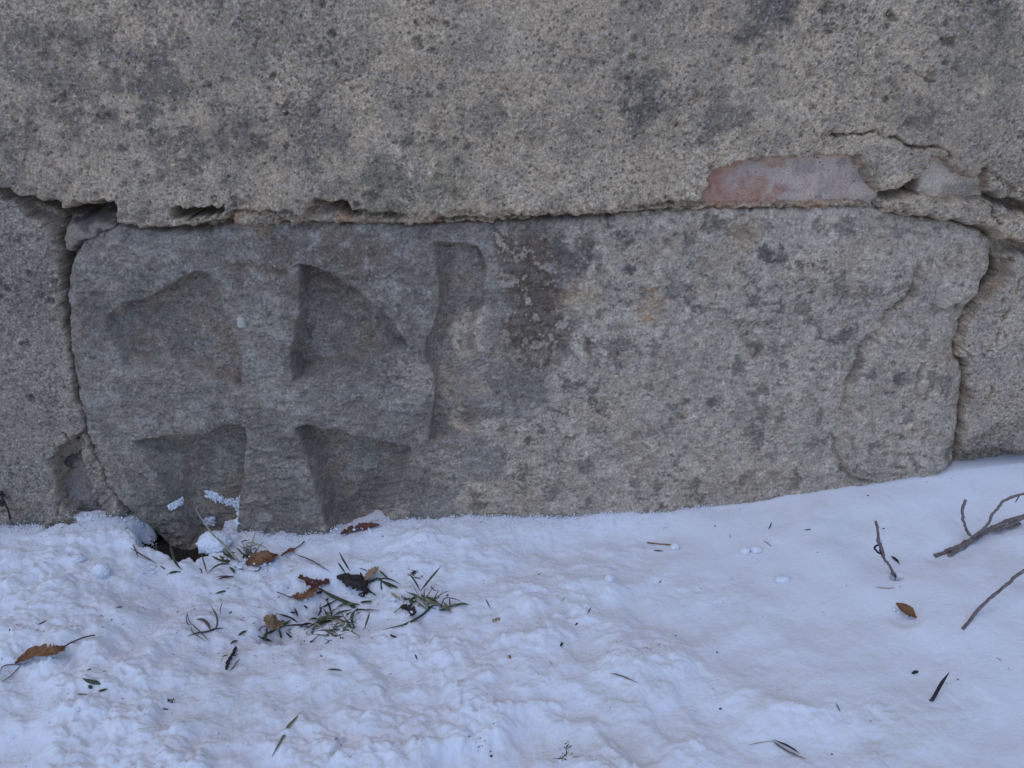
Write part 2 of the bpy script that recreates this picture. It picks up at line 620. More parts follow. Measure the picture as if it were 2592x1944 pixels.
pores_b = np.maximum(pores_b * (.4 + .9 * clus), pores_c)
pebble_f = sstep(.86, .95, cv) * sstep(.45, .25, f1)
spall = sstep(.25, .55, ND.fbm(X, Z, 22, 4, .55))
h -= spall * .0026 + sstep(.45, .6, NB.fbm(X + 4, Z, 13, 4, .55)) * .002

# ---- plaster colour (what the surface itself is: lime, sand, lichen, soot, rust)
tan = np.array([.365, .302, .212])
grey = np.array([.24, .208, .157])
dark = np.array([.13, .115, .092])
lime = np.array([.43, .368, .268])
rust = np.array([.30, .175, .095])
moss = np.array([.155, .150, .105])
C = np.ones(X.shape + (3,)) * tan


def mixin(C, col, f):
    f = np.clip(f, 0, 1)[..., None]
    return C * (1 - f) + np.asarray(col) * f


C = mixin(C, lime, sstep(.0, .7, NC.fbm(X, Z, 7, 4, .6)) * .55)
C = mixin(C, grey, sstep(-.05, .6, NA.fbm(X + .3, Z, 6, 5, .6)) * .65)
C = mixin(C, grey, sstep(.1, .5, NB.fbm(X, Z, 26, 4, .65)) * .6)
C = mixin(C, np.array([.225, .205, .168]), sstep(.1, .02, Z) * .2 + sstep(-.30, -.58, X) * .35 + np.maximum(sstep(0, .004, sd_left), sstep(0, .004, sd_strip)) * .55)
C = mixin(C, np.array([.30, .27, .225]), sstep(0, .004, sd_right) * .5)
stains = [((190, 190), 100, .6), ((100, 140), 60, .35), ((400, 190), 75, .75), ((440, 370), 75, .6), ((620, 390), 60, .5), ((780, 345), 70, .6),
          ((560, 330), 50, .4), ((980, 470), 70, .75), ((1130, 450), 60, .5), ((1210, 290), 50, .45), ((1640, 235), 45, .8), ((1600, 300), 45, .6), ((1810, 290), 60, .65),
          ((1930, 30), 60, .8), ((1870, 10), 60, .5), ((2330, 310), 22, .9), ((2540, 110), 80, .5), ((2460, 50), 60, .4), ((60, 480), 60, .4),
          ((40, 330), 50, .4), ((1480, 330), 60, .35), ((80, 760), 70, .5), ((60, 640), 60, .35), ((130, 1050), 50, .4), ((700, 60), 90, .3), ((1180, 80), 60, .3),
          ((380, 30), 60, .3), ((2250, 250), 60, .25), ((2560, 1100), 60, .6), ((2480, 1120), 40, .6), ((30, 1290), 60, .4), ((1020, 270), 60, .25)]
wob = NC.fbm(X, Z, 40, 4, .62)
for (px, py), r, a in stains:
    cx, cz = on_wall(px, py)
    dd = np.hypot(X - cx, (Z - cz) * .85) / (r * mm_px)
    C = mixin(C, moss if (px, py) in ((980, 470), (2540, 110), (1130, 450)) else dark, sstep(1.45, .25, dd + wob * .85) * a * 1.1)
C = mixin(C, rust, sstep(.0, .5, NB.fbm(X, Z, 30, 3)) * sstep(.004, -.002, sd_up) * sstep(0, .003, sd_band) * .75)
C = mixin(C, rust * .8, sstep(-.003, .002, l_sd(rx, rz, HOLE, .02)) * .7)
C = mixin(C, grey * .8, sstep(.003, -.004, np.maximum.reduce([sd_up, sd_left, sd_strip, sd_chunk, sd_right, sd_band])) * .7)
C = mixin(C, dark * .8, pores * .5 + pores_b * .6)
C = mixin(C, np.array([.50, .47, .42]), pebble_f * .45 * (1 - pores) * sstep(-.1, .5, NA.fbm(X, Z, 30, 3)))
C = mixin(C, tan * 1.05, np.clip(crack_near, 0, 1) * .25)
C *= (1 + (NB.fbm(X, Z, 330, 2, .8) * .34 + NA.fbm(X, Z, 110, 3, .6) * .18) * (.55 + .7 * sstep(-.3, .5, NC.fbm(X, Z, 8, 3))))[..., None]
spk = NC.fbm(X, Z, 260, 3, .75)
spk2 = sstep(-.2, .5, NA.fbm(X + 6, Z, 11, 3))
C = mixin(C, dark * .6, sstep(.55, .85, spk) * (.15 + .75 * spk2))
C = mixin(C, np.array([.50, .47, .43]), sstep(.70, .92, -spk) * .55)
C = np.clip(C * WARM, .02, .75)

sd_stone = l_sd(X, Z, STONE, .05)
keep = ~((sd_stone > .022))
P = np.stack([X, -h, Z], -1)
plaster = link_mesh('plaster', grid_mesh('plaster', P, keep, C), M_PLASTER, wall)
tag(plaster, 'rough sandy grey lime plaster cracked and broken away along the stone')

# wall top and far ends close the body of the wall behind the plaster
bx0, bx1, bz0, bz1, by0, by1 = gx[0], gx[-1], gz[0], gz[-1], .075, .45
core_v = [(x, y, z) for x in (bx0, bx1) for y in (by0, by1) for z in (bz0, bz1)]
core_f = [(0, 1, 3, 2), (4, 6, 7, 5), (0, 4, 5, 1), (2, 3, 7, 6), (0, 2, 6, 4), (1, 5, 7, 3)]
core = link_mesh('rubble_core', raw_mesh('rubble_core', core_v, core_f, np.ones((8, 3)) * .12, False), M_PLASTER, wall)

# ---- the carved stone
sx = np.arange(min(p[0] for p in STONE) - .012, max(p[0] for p in STONE) + .012, .00112)
sz = np.arange(-.075, max(p[1] for p in STONE) + .012, .00108)
X, Z = np.meshgrid(sx, sz)
rx = X + NC.fbm(X, Z, 55, 4, .6) * .0018
rz = Z + ND.fbm(X, Z, 55, 4, .6) * .0018
sd = poly_sd(rx, rz, STONE)
h = NA.fbm(X + 3, Z, 3.0, 3) * .004 + NB.fbm(X, Z, 14, 3) * .0022
edge = np.clip(sd / .020, 0, 1)
h -= .008 * (1 - np.sqrt(1 - (1 - edge) ** 2))
h = np.where(sd < 0, h + sd * 5.0, h)


def recess(h, pts, ws, depth, warp=1.0):
    """cut a sunk panel; ws = width of the slope at every corner, in metres"""
    wx = X + NC.fbm(X, Z, 26, 2, .5) * .0022 * warp
    wz = Z + ND.fbm(X, Z, 26, 2, .5) * .0022 * warp
    out = local(wx, wz, pts, .03, lambda a, b: poly_sd(a, b, pts, ws)[1], -1)
    near_edge = local(wx, wz, pts, .05, lambda a, b: np.abs(poly_sd(a, b, pts)), .05)
    h = h - .0012 * np.exp(-near_edge / .008) * (out < 1)          # worn, rounded arrises
    t = np.clip(out, 0, 1)
    return h - depth * (t * t * (3 - 2 * t)) ** .55, t


UR = WP(R3([(490, 368), (560, 373), (660, 405), (760, 460), (850, 510), (960, 570), (1040, 650), (1110, 720), (1200, 790), (1260, 890), (1320, 950), (1370, 1030),
            (1260, 1090), (1100, 1130), (1000, 1165), (850, 1210), (700, 1250), (560, 1290), (440, 1310), (415, 1200), (425, 1080), (462, 950), (488, 750), (496, 600), (488, 450)]))
wUR = [.0030] * 11 + [.006] + [.014] * 6 + [.009] + [.007] * 6
UL = WP(R2z([(1440, 690), (1300, 765), (1150, 850), (1000, 935), (850, 970), (760, 985), (690, 1060), (600, 1150), (640, 1300), (740, 1450), (760, 1580), (1000, 1620),
             (1300, 1650), (1600, 1700), (1885, 1790), (1890, 1620), (1870, 1450), (1820, 1280), (1740, 1080), (1660, 880), (1590, 720)]))
wUL = [.012, .007, .006, .005, .005, .008, .014, .018, .020, .018, .016, .018, .018, .016, .006, .006, .008, .012, .015, .018, .02]
LL = WP(R4([(1040, 535), (1150, 500), (1300, 495), (1500, 492), (1640, 480), (1700, 440), (1800, 402), (1900, 400), (1960, 430), (1975, 500), (1968, 600), (1952, 800),
            (1930, 950), (1900, 1100), (1885, 1250), (1870, 1400), (1500, 1400), (1420, 1200), (1330, 1000), (1240, 800), (1120, 620)]))
wLL = [.010, .006, .005, .0045, .0045, .006, .007, .006, .004, .005, .005, .006, .007, .008, .008, .01, .02, .026, .03, .03, .024]
LR = WP(R5([(455, 410), (560, 398), (680, 438), (800, 440), (920, 468), (1060, 490), (1200, 530), (1300, 550), (1395, 570), (1405, 610), (1370, 700), (1310, 800), (1270, 950),
            (1240, 1100), (1220, 1300), (760, 1300), (695, 1150), (680, 1080), (640, 950), (595, 800), (525, 580), (470, 450)]))
wLR = [.004, .003, .003, .003, .003, .003, .003, .003, .004, .012, .018, .022, .024, .026, .02, .02, .013, .013, .015, .016, .014, .010]
GR = WP(R3([(1560, 215), (1640, 208), (1800, 198), (1930, 236), (1972, 330), (1992, 430), (1975, 580), (1982, 680), (1925, 780), (1892, 950), (1940, 1060),
            (2000, 1200), (1960, 1500), (1890, 1735), (1545, 1790), (1553, 1600), (1572, 1450), (1580, 1250), (1480, 1090), (1500, 980), (1570, 870), (1610, 700), (1610, 500), (1580, 330)]))
wGR = [.010, .006, .005, .004, .004, .005, .006, .006, .007, .008, .014, .026, .026, .016, .006, .003, .003, .004, .006, .007, .008, .012, .012, .010]

X0, Z0 = X, Z
h0 = h
h, tUR = recess(h, UR, wUR, .034)
h, tUL = recess(h, UL, wUL, .027, 1.4)
h, tLL = recess(h, LL, wLL, .034)
h, tLR = recess(h, LR, wLR, .037)
h, tGR = recess(h, GR, wGR, .021)
sunk = np.maximum.reduce([tUR, tUL, tLL, tLR, tGR])
cut_depth = h0 - h
X = X0 + cut_depth * .83          # grain runs through the cut faces instead of stretching over them
Z = Z0 + cut_depth * .71
RIGHT_EDGE = WP([(2430, 1189), (2436, 1101), (2440, 1003), (2440, 917), (2424, 880), (2439, 819), (2490, 752), (2523, 679), (2529, 612)])
bev = l_line(X0, Z0, RIGHT_EDGE, .06)
h -= np.clip(.026 - bev, 0, 1) * .38
h += np.floor(NA.fbm(X0 + 7, Z0, 13, 3, .5) * 4 + NB.fbm(X0, Z0, 40, 2) * .5) / 4 * .0034 * sstep(.30, .42, X0)
# flaked layers on the right half, pits, worn lower edge of the arms
lineA = WP([(2325, 663), (2317, 703), (2297, 748), (2264, 776), (2244, 792), (2240, 824), (2212, 848), (2180, 881), (2164, 929), (2148, 960), (2142, 1010)])
lineB = WP([(2332, 911), (2319, 936), (2322, 949), (2310, 971), (2313, 990), (2324, 1001)])
lineC = WP([(2107, 1100), (2108, 1135), (2126, 1164), (2129, 1192), (2155, 1208), (2208, 1222)])
lineD = WP([(1205, 895), (1240, 898), (1272, 905), (1296, 925)])
lineE = WP(R8([(930, 950), (960, 1020), (990, 1060), (1060, 1120)]))
lineF = WP(R8([(920, 1120), (910, 1250), (925, 1330), (905, 1450)]))
for ln, w, dep in ((lineA, .0022, .0050), (lineB, .0017, .0045), (lineC, .0020, .0055), (lineD, .003, .0035), (lineE, .0015, .0022), (lineF, .0018, .0028)):
    d = l_line(rx, rz, ln, .03)
    h -= dep * np.exp(-(d / w) ** 2)
STEP_A = lineA + WP([(2140, 1200), (2420, 1190), (2500, 700)])
h += .0055 * sstep(-.0015, .004, l_sd(rx, rz, STEP_A, .03))
STEP_B = lineB + WP([(2420, 1010), (2430, 900)])
h += .0018 * sstep(-.001, .008, l_sd(rx, rz, STEP_B, .03))
RISE = WP([(1225, 700), (1300, 640), (1400, 620), (2300, 600), (2400, 900), (2400, 1300), (1190, 1300), (1180, 1100), (1160, 1000), (1190, 900), (1195, 800)])
h += .0030 * sstep(-.006, .012, l_sd(rx, rz, RISE, .03))
for (px, py), r, dep in (((951, 1247), 7, .006), ((940, 1249), 5, .004), ((884, 1030), 10, .004), ((668, 1160), 8, .004), ((676, 1150), 5, .003), ((790, 755), 6, .003), ((1700, 740), 9, .002),
                         ((535, 610), 8, .004), ((520, 618), 6, .003), ((385, 860), 12, .002), ((310, 772), 7, .004), ((1290, 1000), 8, .003)):
    cx, cz = on_wall(px, py)
    h -= dep * np.exp(-(((rx - cx) / 1.6) ** 2 + (rz - cz) ** 2) / (r * mm_px) ** 2)
cx, cz = on_wall(293, 738)
h += .003 * np.exp(-(((rx - cx)) ** 2 + (rz - cz) ** 2) / (12 * mm_px) ** 2)
def nz_soft(X, Z):
    return NB.fbm(X, Z, 60, 3, .6) * .8


# flaky bedding: short horizontal chips
bed = NB.fbm(X * .45, Z, 120, 4, .6)
chips = sstep(.18, .42, NC.fbm(X * .5 + bed * .004, Z, 55, 4, .6))
left_half = sstep(.02, -.16, X + NA.fbm(X, Z, 12, 3) * .03)
h -= chips * .0015 * (.5 + .7 * left_half)
plates = NC.fbm(X * .8, Z, 20, 3, .5)
h += (np.floor(plates * 5 + nz_soft(X, Z)) / 5) * .0022
h += NB.fbm(X, Z, 45, 3, .6) * .0012 + bed * .0009 + NA.fbm(X, Z, 190, 3, .75) * .0006
f1, f2, cv = NB.worley(X * .8, Z, 120)
pores = sstep(.80, .86, cv) * sstep(.36, .12, f1)
h -= pores * .0010

# colours of the stone: blue grey bare stone, tan lime coat left on the right half, soot and lichen
blue = np.array([.172, .158, .135])
bluelt = np.array([.25, .23, .195])
tan2 = np.array([.355, .312, .240])
brown = np.array([.13, .10, .074])
soot = np.array([.105, .094, .076])
palec = np.array([.43, .38, .295])
C = np.ones(X.shape + (3,)) * blue
nz1 = NA.fbm(X, Z, 9, 5, .6)
nz2 = NC.fbm(X, Z, 24, 5, .62)
nz3 = NB.fbm(X, Z, 60, 4, .65)
C = mixin(C, bluelt, sstep(-.1, .6, nz1) * .8)
C = mixin(C, bluelt * 1.12, sstep(.05, .4, NB.fbm(X + 11, Z, 17, 5, .6)) * .55)
C = mixin(C, np.array([.20, .172, .135]), sstep(.0, .5, nz2) * .55)
C = mixin(C, np.array([.205, .172, .13]), sunk * .7 * sstep(-.4, .4, nz2))
C = mixin(C, soot, sstep(.15, .6, NC.fbm(X + 1, Z, 13, 5, .6)) * .4)
COAT = WP([(1500, 520), (1430, 600), (1430, 640), (1500, 660), (1460, 730), (1380, 790), (1430, 800), (1340, 860), (1260, 900), (1190, 890), (1180, 800), (1225, 760),
           (1215, 870), (1290, 905), (1380, 960), (1400, 1010), (1340, 1050), (1250, 1060), (1170, 1030), (1165, 1070), (1220, 1110), (1280, 1140), (1260, 1210), (1180, 1230),
           (1150, 1280), (1200, 1340), (2600, 1300), (2600, 500)])
sdc = l_sd(X + nz3 * .004, Z + nz2 * .006, COAT, .06)
coat = sstep(-.004, .004, sdc)
C = mixin(C, tan2, coat * (.82 + .2 * nz1))
C = mixin(C, np.array([.31, .28, .225]), coat * sstep(.0, .45, NB.fbm(X + 5, Z, 8, 4, .6)) * .8)
C = mixin(C, palec, coat * sstep(.15, .6, NA.fbm(X + 8, Z, 14, 5, .62)) * .55)
C = mixin(C, np.array([.29, .235, .155]), coat * sstep(.2, .7, NC.fbm(X + 9, Z, 11, 4)) * .35)
for a, b in (((1000, 1310), 1), ((1065, 960), 1), ((1180, 960), 1), ((1120, 1190), 1)):
    cx, cz = on_wall(*a)
    dd = np.hypot(X - cx, Z - cz) / (55 * mm_px)
    C = mixin(C, tan2 * .9, sstep(1.0, .5, dd + nz3 * .9) * .7)
DIRT = WP(R8([(130, 280), (300, 230), (520, 240), (650, 300), (620, 460), (650, 560), (690, 700), (720, 900), (820, 960), (780, 1080), (720, 1180), (680, 1320), (560, 1420),
              (420, 1380), (300, 1280), (200, 1000), (330, 900), (250, 760), (180, 560), (150, 400)]))
sdd = l_sd(X + nz3 * .006, Z + nz2 * .006, DIRT, .06)
C = mixin(C, brown * .8, sstep(-.012, .012, sdd) * (.6 + .55 * sstep(-.35, .2, nz3)))
C = mixin(C, palec * .9, sstep(-.01, .01, sdd) * sstep(.33, .5, nz3) * .6)
SOOT = [WP(R8(p)) for p in (
    [(600, 260), (660, 300), (690, 350), (760, 330), (860, 330), (850, 380), (930, 380), (970, 490), (900, 560), (880, 610), (780, 590), (720, 560), (640, 500), (600, 440)],
    [(1120, 280), (1180, 240), (1250, 250), (1290, 275), (1430, 270), (1420, 300), (1290, 310), (1230, 400), (1190, 435), (1130, 410), (1170, 340)],
    [(1690, 640), (1720, 690), (1775, 705), (1760, 760), (1740, 800), (1760, 860), (1725, 980), (1690, 970), (1700, 870), (1690, 830), (1640, 800), (1690, 740)],
    [(970, 930), (1020, 860), (1120, 820), (1270, 830), (1280, 880), (1200, 870), (1120, 880), (1050, 900), (1000, 960)],
    [(1700, 230), (1800, 200), (1860, 150), (2100, 160), (2100, 220), (1980, 240), (1960, 290), (1880, 280), (1830, 240), (1760, 260), (1770, 370), (1690, 385), (1740, 330), (1750, 270)],
    [(880, 1180), (930, 1180), (920, 1250), (890, 1250)], [(910, 1470), (990, 1480), (980, 1560), (960, 1640), (900, 1620)],
    [(1780, 860), (1850, 850), (1830, 920), (1780, 900)], [(1670, 1560), (1730, 1600), (1720, 1659), (1670, 1640)], [(1850, 1600), (1920, 1600), (1900, 1659), (1850, 1650)],
    [(1080, 1230), (1150, 1240), (1170, 1290), (1120, 1300)], [(1210, 540), (1340, 530), (1420, 580), (1320, 570), (1240, 640), (1200, 600)])]
SOOT += [WP(R6(p)) for p in (
    [(510, 880), (580, 800), (740, 790), (760, 830), (700, 930), (620, 900), (560, 920)], [(780, 1000), (830, 970), (880, 1060), (840, 1130), (780, 1110)],
    [(555, 1160), (690, 1130), (690, 1155), (580, 1185)], [(490, 1280), (570, 1235), (585, 1260), (560, 1330), (530, 1290)],
    [(440, 1360), (480, 1345), (510, 1400), (580, 1430), (560, 1490), (490, 1500), (460, 1480), (500, 1430)], [(920, 1310), (1150, 1290), (1150, 1370), (1050, 1430), (930, 1400)],
    [(1580, 880), (1640, 850), (1680, 890), (1770, 800), (1730, 900), (1670, 930), (1600, 910)], [(600, 1060), (660, 1040), (640, 1090)])]
SOOT += [WP(R7(p)) for p in ([(1090, 480), (1200, 440), (1220, 520), (1180, 600), (1090, 680), (1070, 620)], [(950, 1250), (1030, 1235), (1040, 1265), (970, 1275)],
                             [(1140, 800), (1230, 750), (1220, 780), (1160, 810)])]
sx2, sz2 = X + nz3 * .0055, Z + NA.fbm(X, Z, 70, 4, .7) * .0055
nz4 = NB.fbm(X + 17, Z, 85, 4, .7)
for p in SOOT:
    C = mixin(C, soot * 1.05, sstep(-.0022, .0034, l_sd(sx2, sz2, p, .02)) * (.95 + .3 * nz2) * (.35 + .65 * sstep(-.45, .0, nz4)))
C = mixin(C, soot * 1.15, coat * sstep(.38, .56, NB.fbm(X + 21, Z, 44, 5, .72)) * sstep(-.15, .3, NA.fbm(X + 5, Z, 6, 3)) * .75)
C = mixin(C, palec, coat * sstep(.30, .55, NC.fbm(X + 31, Z, 36, 5, .7)) * .55)
C = mixin(C, soot * 1.1, coat * sstep(.46, .62, NC.fbm(X + 2, Z + 4, 30, 5, .6)) * .6)
C = mixin(C, np.array([.22, .17, .12]), coat * sstep(.5, .7, NB.fbm(X + 2, Z + 7, 55, 3, .6)) * .4)
cx, cz = on_wall(*R8([(1410, 855)])[0])
ring = np.hypot((X - cx) * 1.25, Z - cz)
C = mixin(C, np.array([.30, .15, .06]), np.exp(-((ring - .016) / .004) ** 2) * sstep(-.35, .3, nz3) * .8)
C = mixin(C, np.array([.33, .24, .14]), np.exp(-(ring / .014) ** 2) * .6)
RUSTP = [(1880, 590), (1460, 740), (640, 555)]
for p in RUSTP:
    cx, cz = on_wall(*p)
    C = mixin(C, np.array([.33, .23, .13]), sstep(1.1, .3, np.hypot(X - cx, Z - cz) / (45 * mm_px) + nz3 * .8) * .38)
# dark crust on the upper arm of the cross
for p, r in (((700, 640), 60), ((850, 620), 90), ((930, 630), 60), ((720, 720), 50), ((610, 690), 40)):
    cx, cz = on_wall(*p)
    C = mixin(C, brown * .95, sstep(1.2, .3, np.hypot(X - cx, Z - cz) / (r * mm_px) + nz3 * .7) * .55)
C = mixin(C, np.array([.33, .31, .29]), sstep(.30, .60, nz3) * sstep(-.1, .2, nz2) * .35)
C = mixin(C, dark, pores * .5)
C *= (1 + NB.fbm(X + 4, Z, 330, 2, .8) * .34 + NA.fbm(X * .7, Z, 130, 3, .6) * .2)[..., None]
C = np.clip(C * WARM, .02, .75)
P = np.stack([X0, -h, Z0], -1)
stone = link_mesh('carved_stone', grid_mesh('carved_stone', P, sd > -.009, C), M_STONE, wall)
tag(stone, 'large grey stone block carved with a sunk flared cross at its left end')
STONE_H = (sx, sz, h)


def stone_y(x, z):
    i = int(np.clip(np.searchsorted(sx, x), 0, len(sx) - 1))
    j = int(np.clip(np.searchsorted(sz, z), 0, len(sz) - 1))
    return -h[j, i]


def rough_plate(name, pts, top, tilt, amp, colf, mat, label, step=.0011, pad=.012, cut=False):
    """a small block face set in the wall, seen through a gap in the plaster, with sides running back"""
    p = np.array(pts)
    ax = np.arange(p[:, 0].min() - pad, p[:, 0].max() + pad, step)
    az = np.arange(p[:, 1].min() - pad, p[:, 1].max() + pad, step)
    X, Z = np.meshgrid(ax, az)
    rim = np.minimum.reduce([X - ax[0], ax[-1] - X, Z - az[0], az[-1] - Z])
    hh = top + tilt * (Z - Z.mean()) / .05 + NB.fbm(X + 2, Z, 30, 4, .55) * amp + NA.fbm(X, Z, 160, 3, .7) * amp * .25
    hh = hh - .02 * (1 - sstep(0, .004, rim))
    keep = None
    if cut:
        sd = poly_sd(X + NC.fbm(X, Z, 70, 3) * .003, Z + ND.fbm(X, Z, 70, 3) * .003, pts)
        hh = hh - .006 * (1 - np.sqrt(1 - (1 - np.clip(sd / .008, 0, 1)) ** 2)) + np.minimum(sd, 0) * 4
        keep = sd > -.006
    me = grid_mesh(name, np.stack([X, -hh, Z], -1), keep, np.clip(colf(X, Z) * WARM, .02, .75))
    return tag(link_mesh(name, me, mat, wall), label)


def brick_col(X, Z):
    C = np.ones(X.shape + (3,)) * np.array([.36, .235, .175])
    u = (X - X.min()) / (X.max() - X.min())
    n = NB.fbm(X, Z, 28, 4, .6)
    n2 = NC.fbm(X, Z, 60, 4, .6)
    C = mixin(C, np.array([.29, .155, .11]), sstep(-.1, .4, n2) * .7)
    C = mixin(C, np.array([.46, .395, .325]), sstep(.30, .55, u + n * .28) * .9)
    C = mixin(C, np.array([.27, .245, .23]), sstep(.1, .5, n2) * sstep(.4, .6, u) * .6)
    C = mixin(C, np.array([.33, .26, .22]), sstep(.15, .45, n) * .5)
    return C


rough_plate('brick', BRICKP, -.010, .001, .0014, brick_col, M_BRICK, 'red brick half covered in pale lime, bared in a gap of the plaster')
rough_plate('stone', PALE, -.006, .004, .003, lambda X, Z: mixin(np.ones(X.shape + (3,)) * np.array([.47, .41, .33]), (.31, .27, .21), sstep(.0, .5, NB.fbm(X, Z, 40, 4))),
            M_STONE, 'small pale stone bared in a gap right of the brick')
rough_plate('stone', RUBBLE, -.006, .004, .005, lambda X, Z: mixin(np.ones(X.shape + (3,)) * np.array([.24, .212, .175]), (.12, .106, .09), sstep(-.2, .4, NB.fbm(X, Z, 45, 4))),
            M_STONE, 'small dark grey stone in the open joint above the carved block', cut=True)
LOWREC = D([(100, 960), (165, 960), (190, 1040), (225, 1130), (225, 1190), (110, 1190), (118, 1090), (138, 1055), (120, 1010)])
rough_plate('stone', LOWREC, -.026, -.006, .007, lambda X, Z: mixin(np.ones(X.shape + (3,)) * np.array([.20, .185, .17]), (.085, .075, .065), sstep(-.2, .4, NB.fbm(X, Z, 22, 4))),
            M_STONE, 'smooth grey stone bared in the gap left of the carved block')

# pebble stuck in the upper arm of the cross
px_, pz_ = on_wall(612, 815)
t = np.array([(-1, -1), (1, -1), (1, 1), (-1, 1)])
pv = [(px_ + a * .0062 + .0008 * b, stone_y(px_, pz_) + .004, pz_ + c * .0068) for (a, c), b in zip(t, (1, -1, -1.6, 1))]
pv += [(px_ + a * .0050 + .0010 * b, stone_y(px_, pz_) - .0042, pz_ + c * .0054) for (a, c), b in zip(t, (1, -2, -2.4, 1))]
pf = [(0, 1, 5, 4), (1, 2, 6, 5), (2, 3, 7, 6), (3, 0, 4, 7), (4, 5, 6, 7), (3, 2, 1, 0)]
peb = link_mesh('pebble', raw_mesh('pebble', pv, pf, np.ones((8, 3)) * np.array([.50, .44, .35]), False), M_STONE, stone)
bm_ = peb.modifiers.new('bevel', 'BEVEL')
bm_.width = .0016
bm_.segments = 2
tag(peb, 'pale square pebble stuck on the upper arm of the cross')

# ------------------------------------------------------------------ snow and soil
contact = WP([(-600, 1335), (0, 1338), (60, 1340), (120, 1330), (150, 1322), (190, 1316), (240, 1316), (300, 1318), (340, 1330), (400, 1345), (480, 1350), (560, 1352), (640, 1350), (700, 1352), (780, 1355),
              (860, 1350), (960, 1328), (1050, 1312), (1200, 1308), (1400, 1312), (1500, 1300), (1700, 1290), (1900, 1268), (2050, 1245), (2200, 1226), (2330, 1205), (2430, 1190), (2592, 1172), (2800, 1160)])
ccx = np.array([p[0] for p in contact])
ccz = np.array([p[1] for p in contact])


def on_plane(px, py, z):
    d = ray(px, py)
    t = (z - CAM_Z) / d[2]
    return d[0] * t, CAM_Y + d[1] * t


def poly_ground(pts, z=0.0):
    return [on_plane(x, y, z) for x, y in pts]


PIT = poly_ground([(630, 1602), (690, 1626), (727, 1621), (747, 1607), (775, 1596), (810, 1583), (860, 1566), (930, 1560), (1000, 1530), (1010, 1480), (930, 1430), (800, 1440), (690, 1500), (640, 1560)], -.02)
wPIT = [.006, .005, .005, .005, .005, .006, .012, .03, .04, .05, .05, .05, .05, .03]


def hole_q(X, Y):
    wx = X + NC.fbm(X, Y, 45, 3) * .007
    wy = Y + ND.fbm(X, Y, 45, 3) * .007
    q = np.full(X.shape, 9.0)
    for (px, py), a, b in (((445, 1360), .036, .020), ((488, 1368), .019, .022), ((395, 1348), .025, .013)):
        hx, hy = on_plane(px, py, -.01)
        q = np.minimum(q, np.hypot((wx - hx) / a, np.where(wy > hy, (wy - hy) * .25, wy - hy) / b))
    return q


def snow_height(X, Y):
    d = -Y
    zc = np.interp(X, ccx, ccz)
    zc = zc + NA.perlin(X * 60, X * 0 + .5) * .002 * (X < .15)
    H = zc * np.exp(-np.maximum(d, 0) / .42) - .05 * np.clip(d, 0, 4) ** 1.0
    smooth = sstep(-.02, .34, X + (Y + .22) * .55 + NC.fbm(X, Y, 7, 3) * .06)      # the drift on the right is smooth and crusted
    fl = 1 - .88 * smooth
    damp = sstep(-.01, .05, d)
    H = H + NA.fbm(X + 5, Y, 4.2, 3) * .013 * damp
    H = H + NB.fbm(X + 5, Y, 13, 2, .5) * .0060 * damp * (1 - .6 * smooth)
    lump = NC.fbm(X, Y, 34, 3, .45)
    patchy = sstep(-.15, .45, NB.fbm(X + 3, Y, 7, 3))
    near = sstep(-.05, -.40, Y)                              # the open snow away from the wall is the most broken
    clump = np.clip(patchy * (.55 + .6 * near), 0, 1.1)
    wxx = X + lump * .007
    wyy = Y + NA.fbm(X, Y, 30, 3) * .007
    dome = lambda N_, f, r: (lambda w: np.sqrt(np.clip(1 - (w[0] / r) ** 2, 0, 1)) * (.4 + .6 * w[2]))(N_.worley(wxx, wyy, f))
    H = H + sstep(-.5, .7, lump) * .0050 * fl * damp
    H = H + dome(ND, 34, .85) * .0078 * fl * clump * (1 + .35 * near) * (.25 + .75 * damp)
    H = H + dome(NB, 80, .8) * .0052 * fl * (.15 + clump) * (.3 + .7 * damp)
    H = H + dome(NA, 190, .75) * .0019 * fl * (.35 + .8 * clump)
    H = H + NB.fbm(X, Y, 420, 2, .7) * .0006 * (.4 + fl)
    f1, f2, v = NC.worley(wxx, wyy, 85)
    H = H - sstep(.86, .92, v) * sstep(.5, .1, f1) * .0050 * fl * patchy
    # sunken patch of grass and leaves with its ledge
    nd = local(X + NC.fbm(X, Y, 60, 3) * .004, Y + ND.fbm(X, Y, 60, 3) * .004, PIT, .02, lambda a, b: poly_sd(a, b, PIT, wPIT)[1], -1)
    H = H - .024 * sstep(0, 1, nd)
    # open hole against the wall
    wx = X + NC.fbm(X, Y, 45, 3) * .008
    wy = Y + ND.fbm(X, Y, 45, 3) * .008
    H = H - .035 * sstep(1.35, .75, hole_q(X, Y))
    hx, hy = on_plane(170, 1330, -.01)
    H = H - .014 * sstep(1.25, .55, np.hypot((wx - hx) / .03, (wy - hy) / .008))
    # stem hole on the right drift, hollow under the branch
    return H


yax = axis(-0.47, 0.035, 0.00122, -40.0, 0.16)
xax = axis(-0.66, 0.66, 0.00136, -40.0, 40.0, 1.12)
X, Y = np.meshgrid(xax, yax)
H = snow_height(X, Y)


def sampler(xs, ys, F):
    def f(x, y):
        x = np.atleast_1d(np.asarray(x, float))
        y = np.atleast_1d(np.asarray(y, float))
        i = np.clip(np.searchsorted(xs, x) - 1, 0, len(xs) - 2)
        j = np.clip(np.searchsorted(ys, y) - 1, 0, len(ys) - 2)
        u = np.clip((x - xs[i]) / (xs[i + 1] - xs[i]), 0, 1)
        v = np.clip((y - ys[j]) / (ys[j + 1] - ys[j]), 0, 1)
        return (F[j, i] * (1 - u) + F[j, i + 1] * u) * (1 - v) + (F[j + 1, i] * (1 - u) + F[j + 1, i + 1] * u) * v
    return f


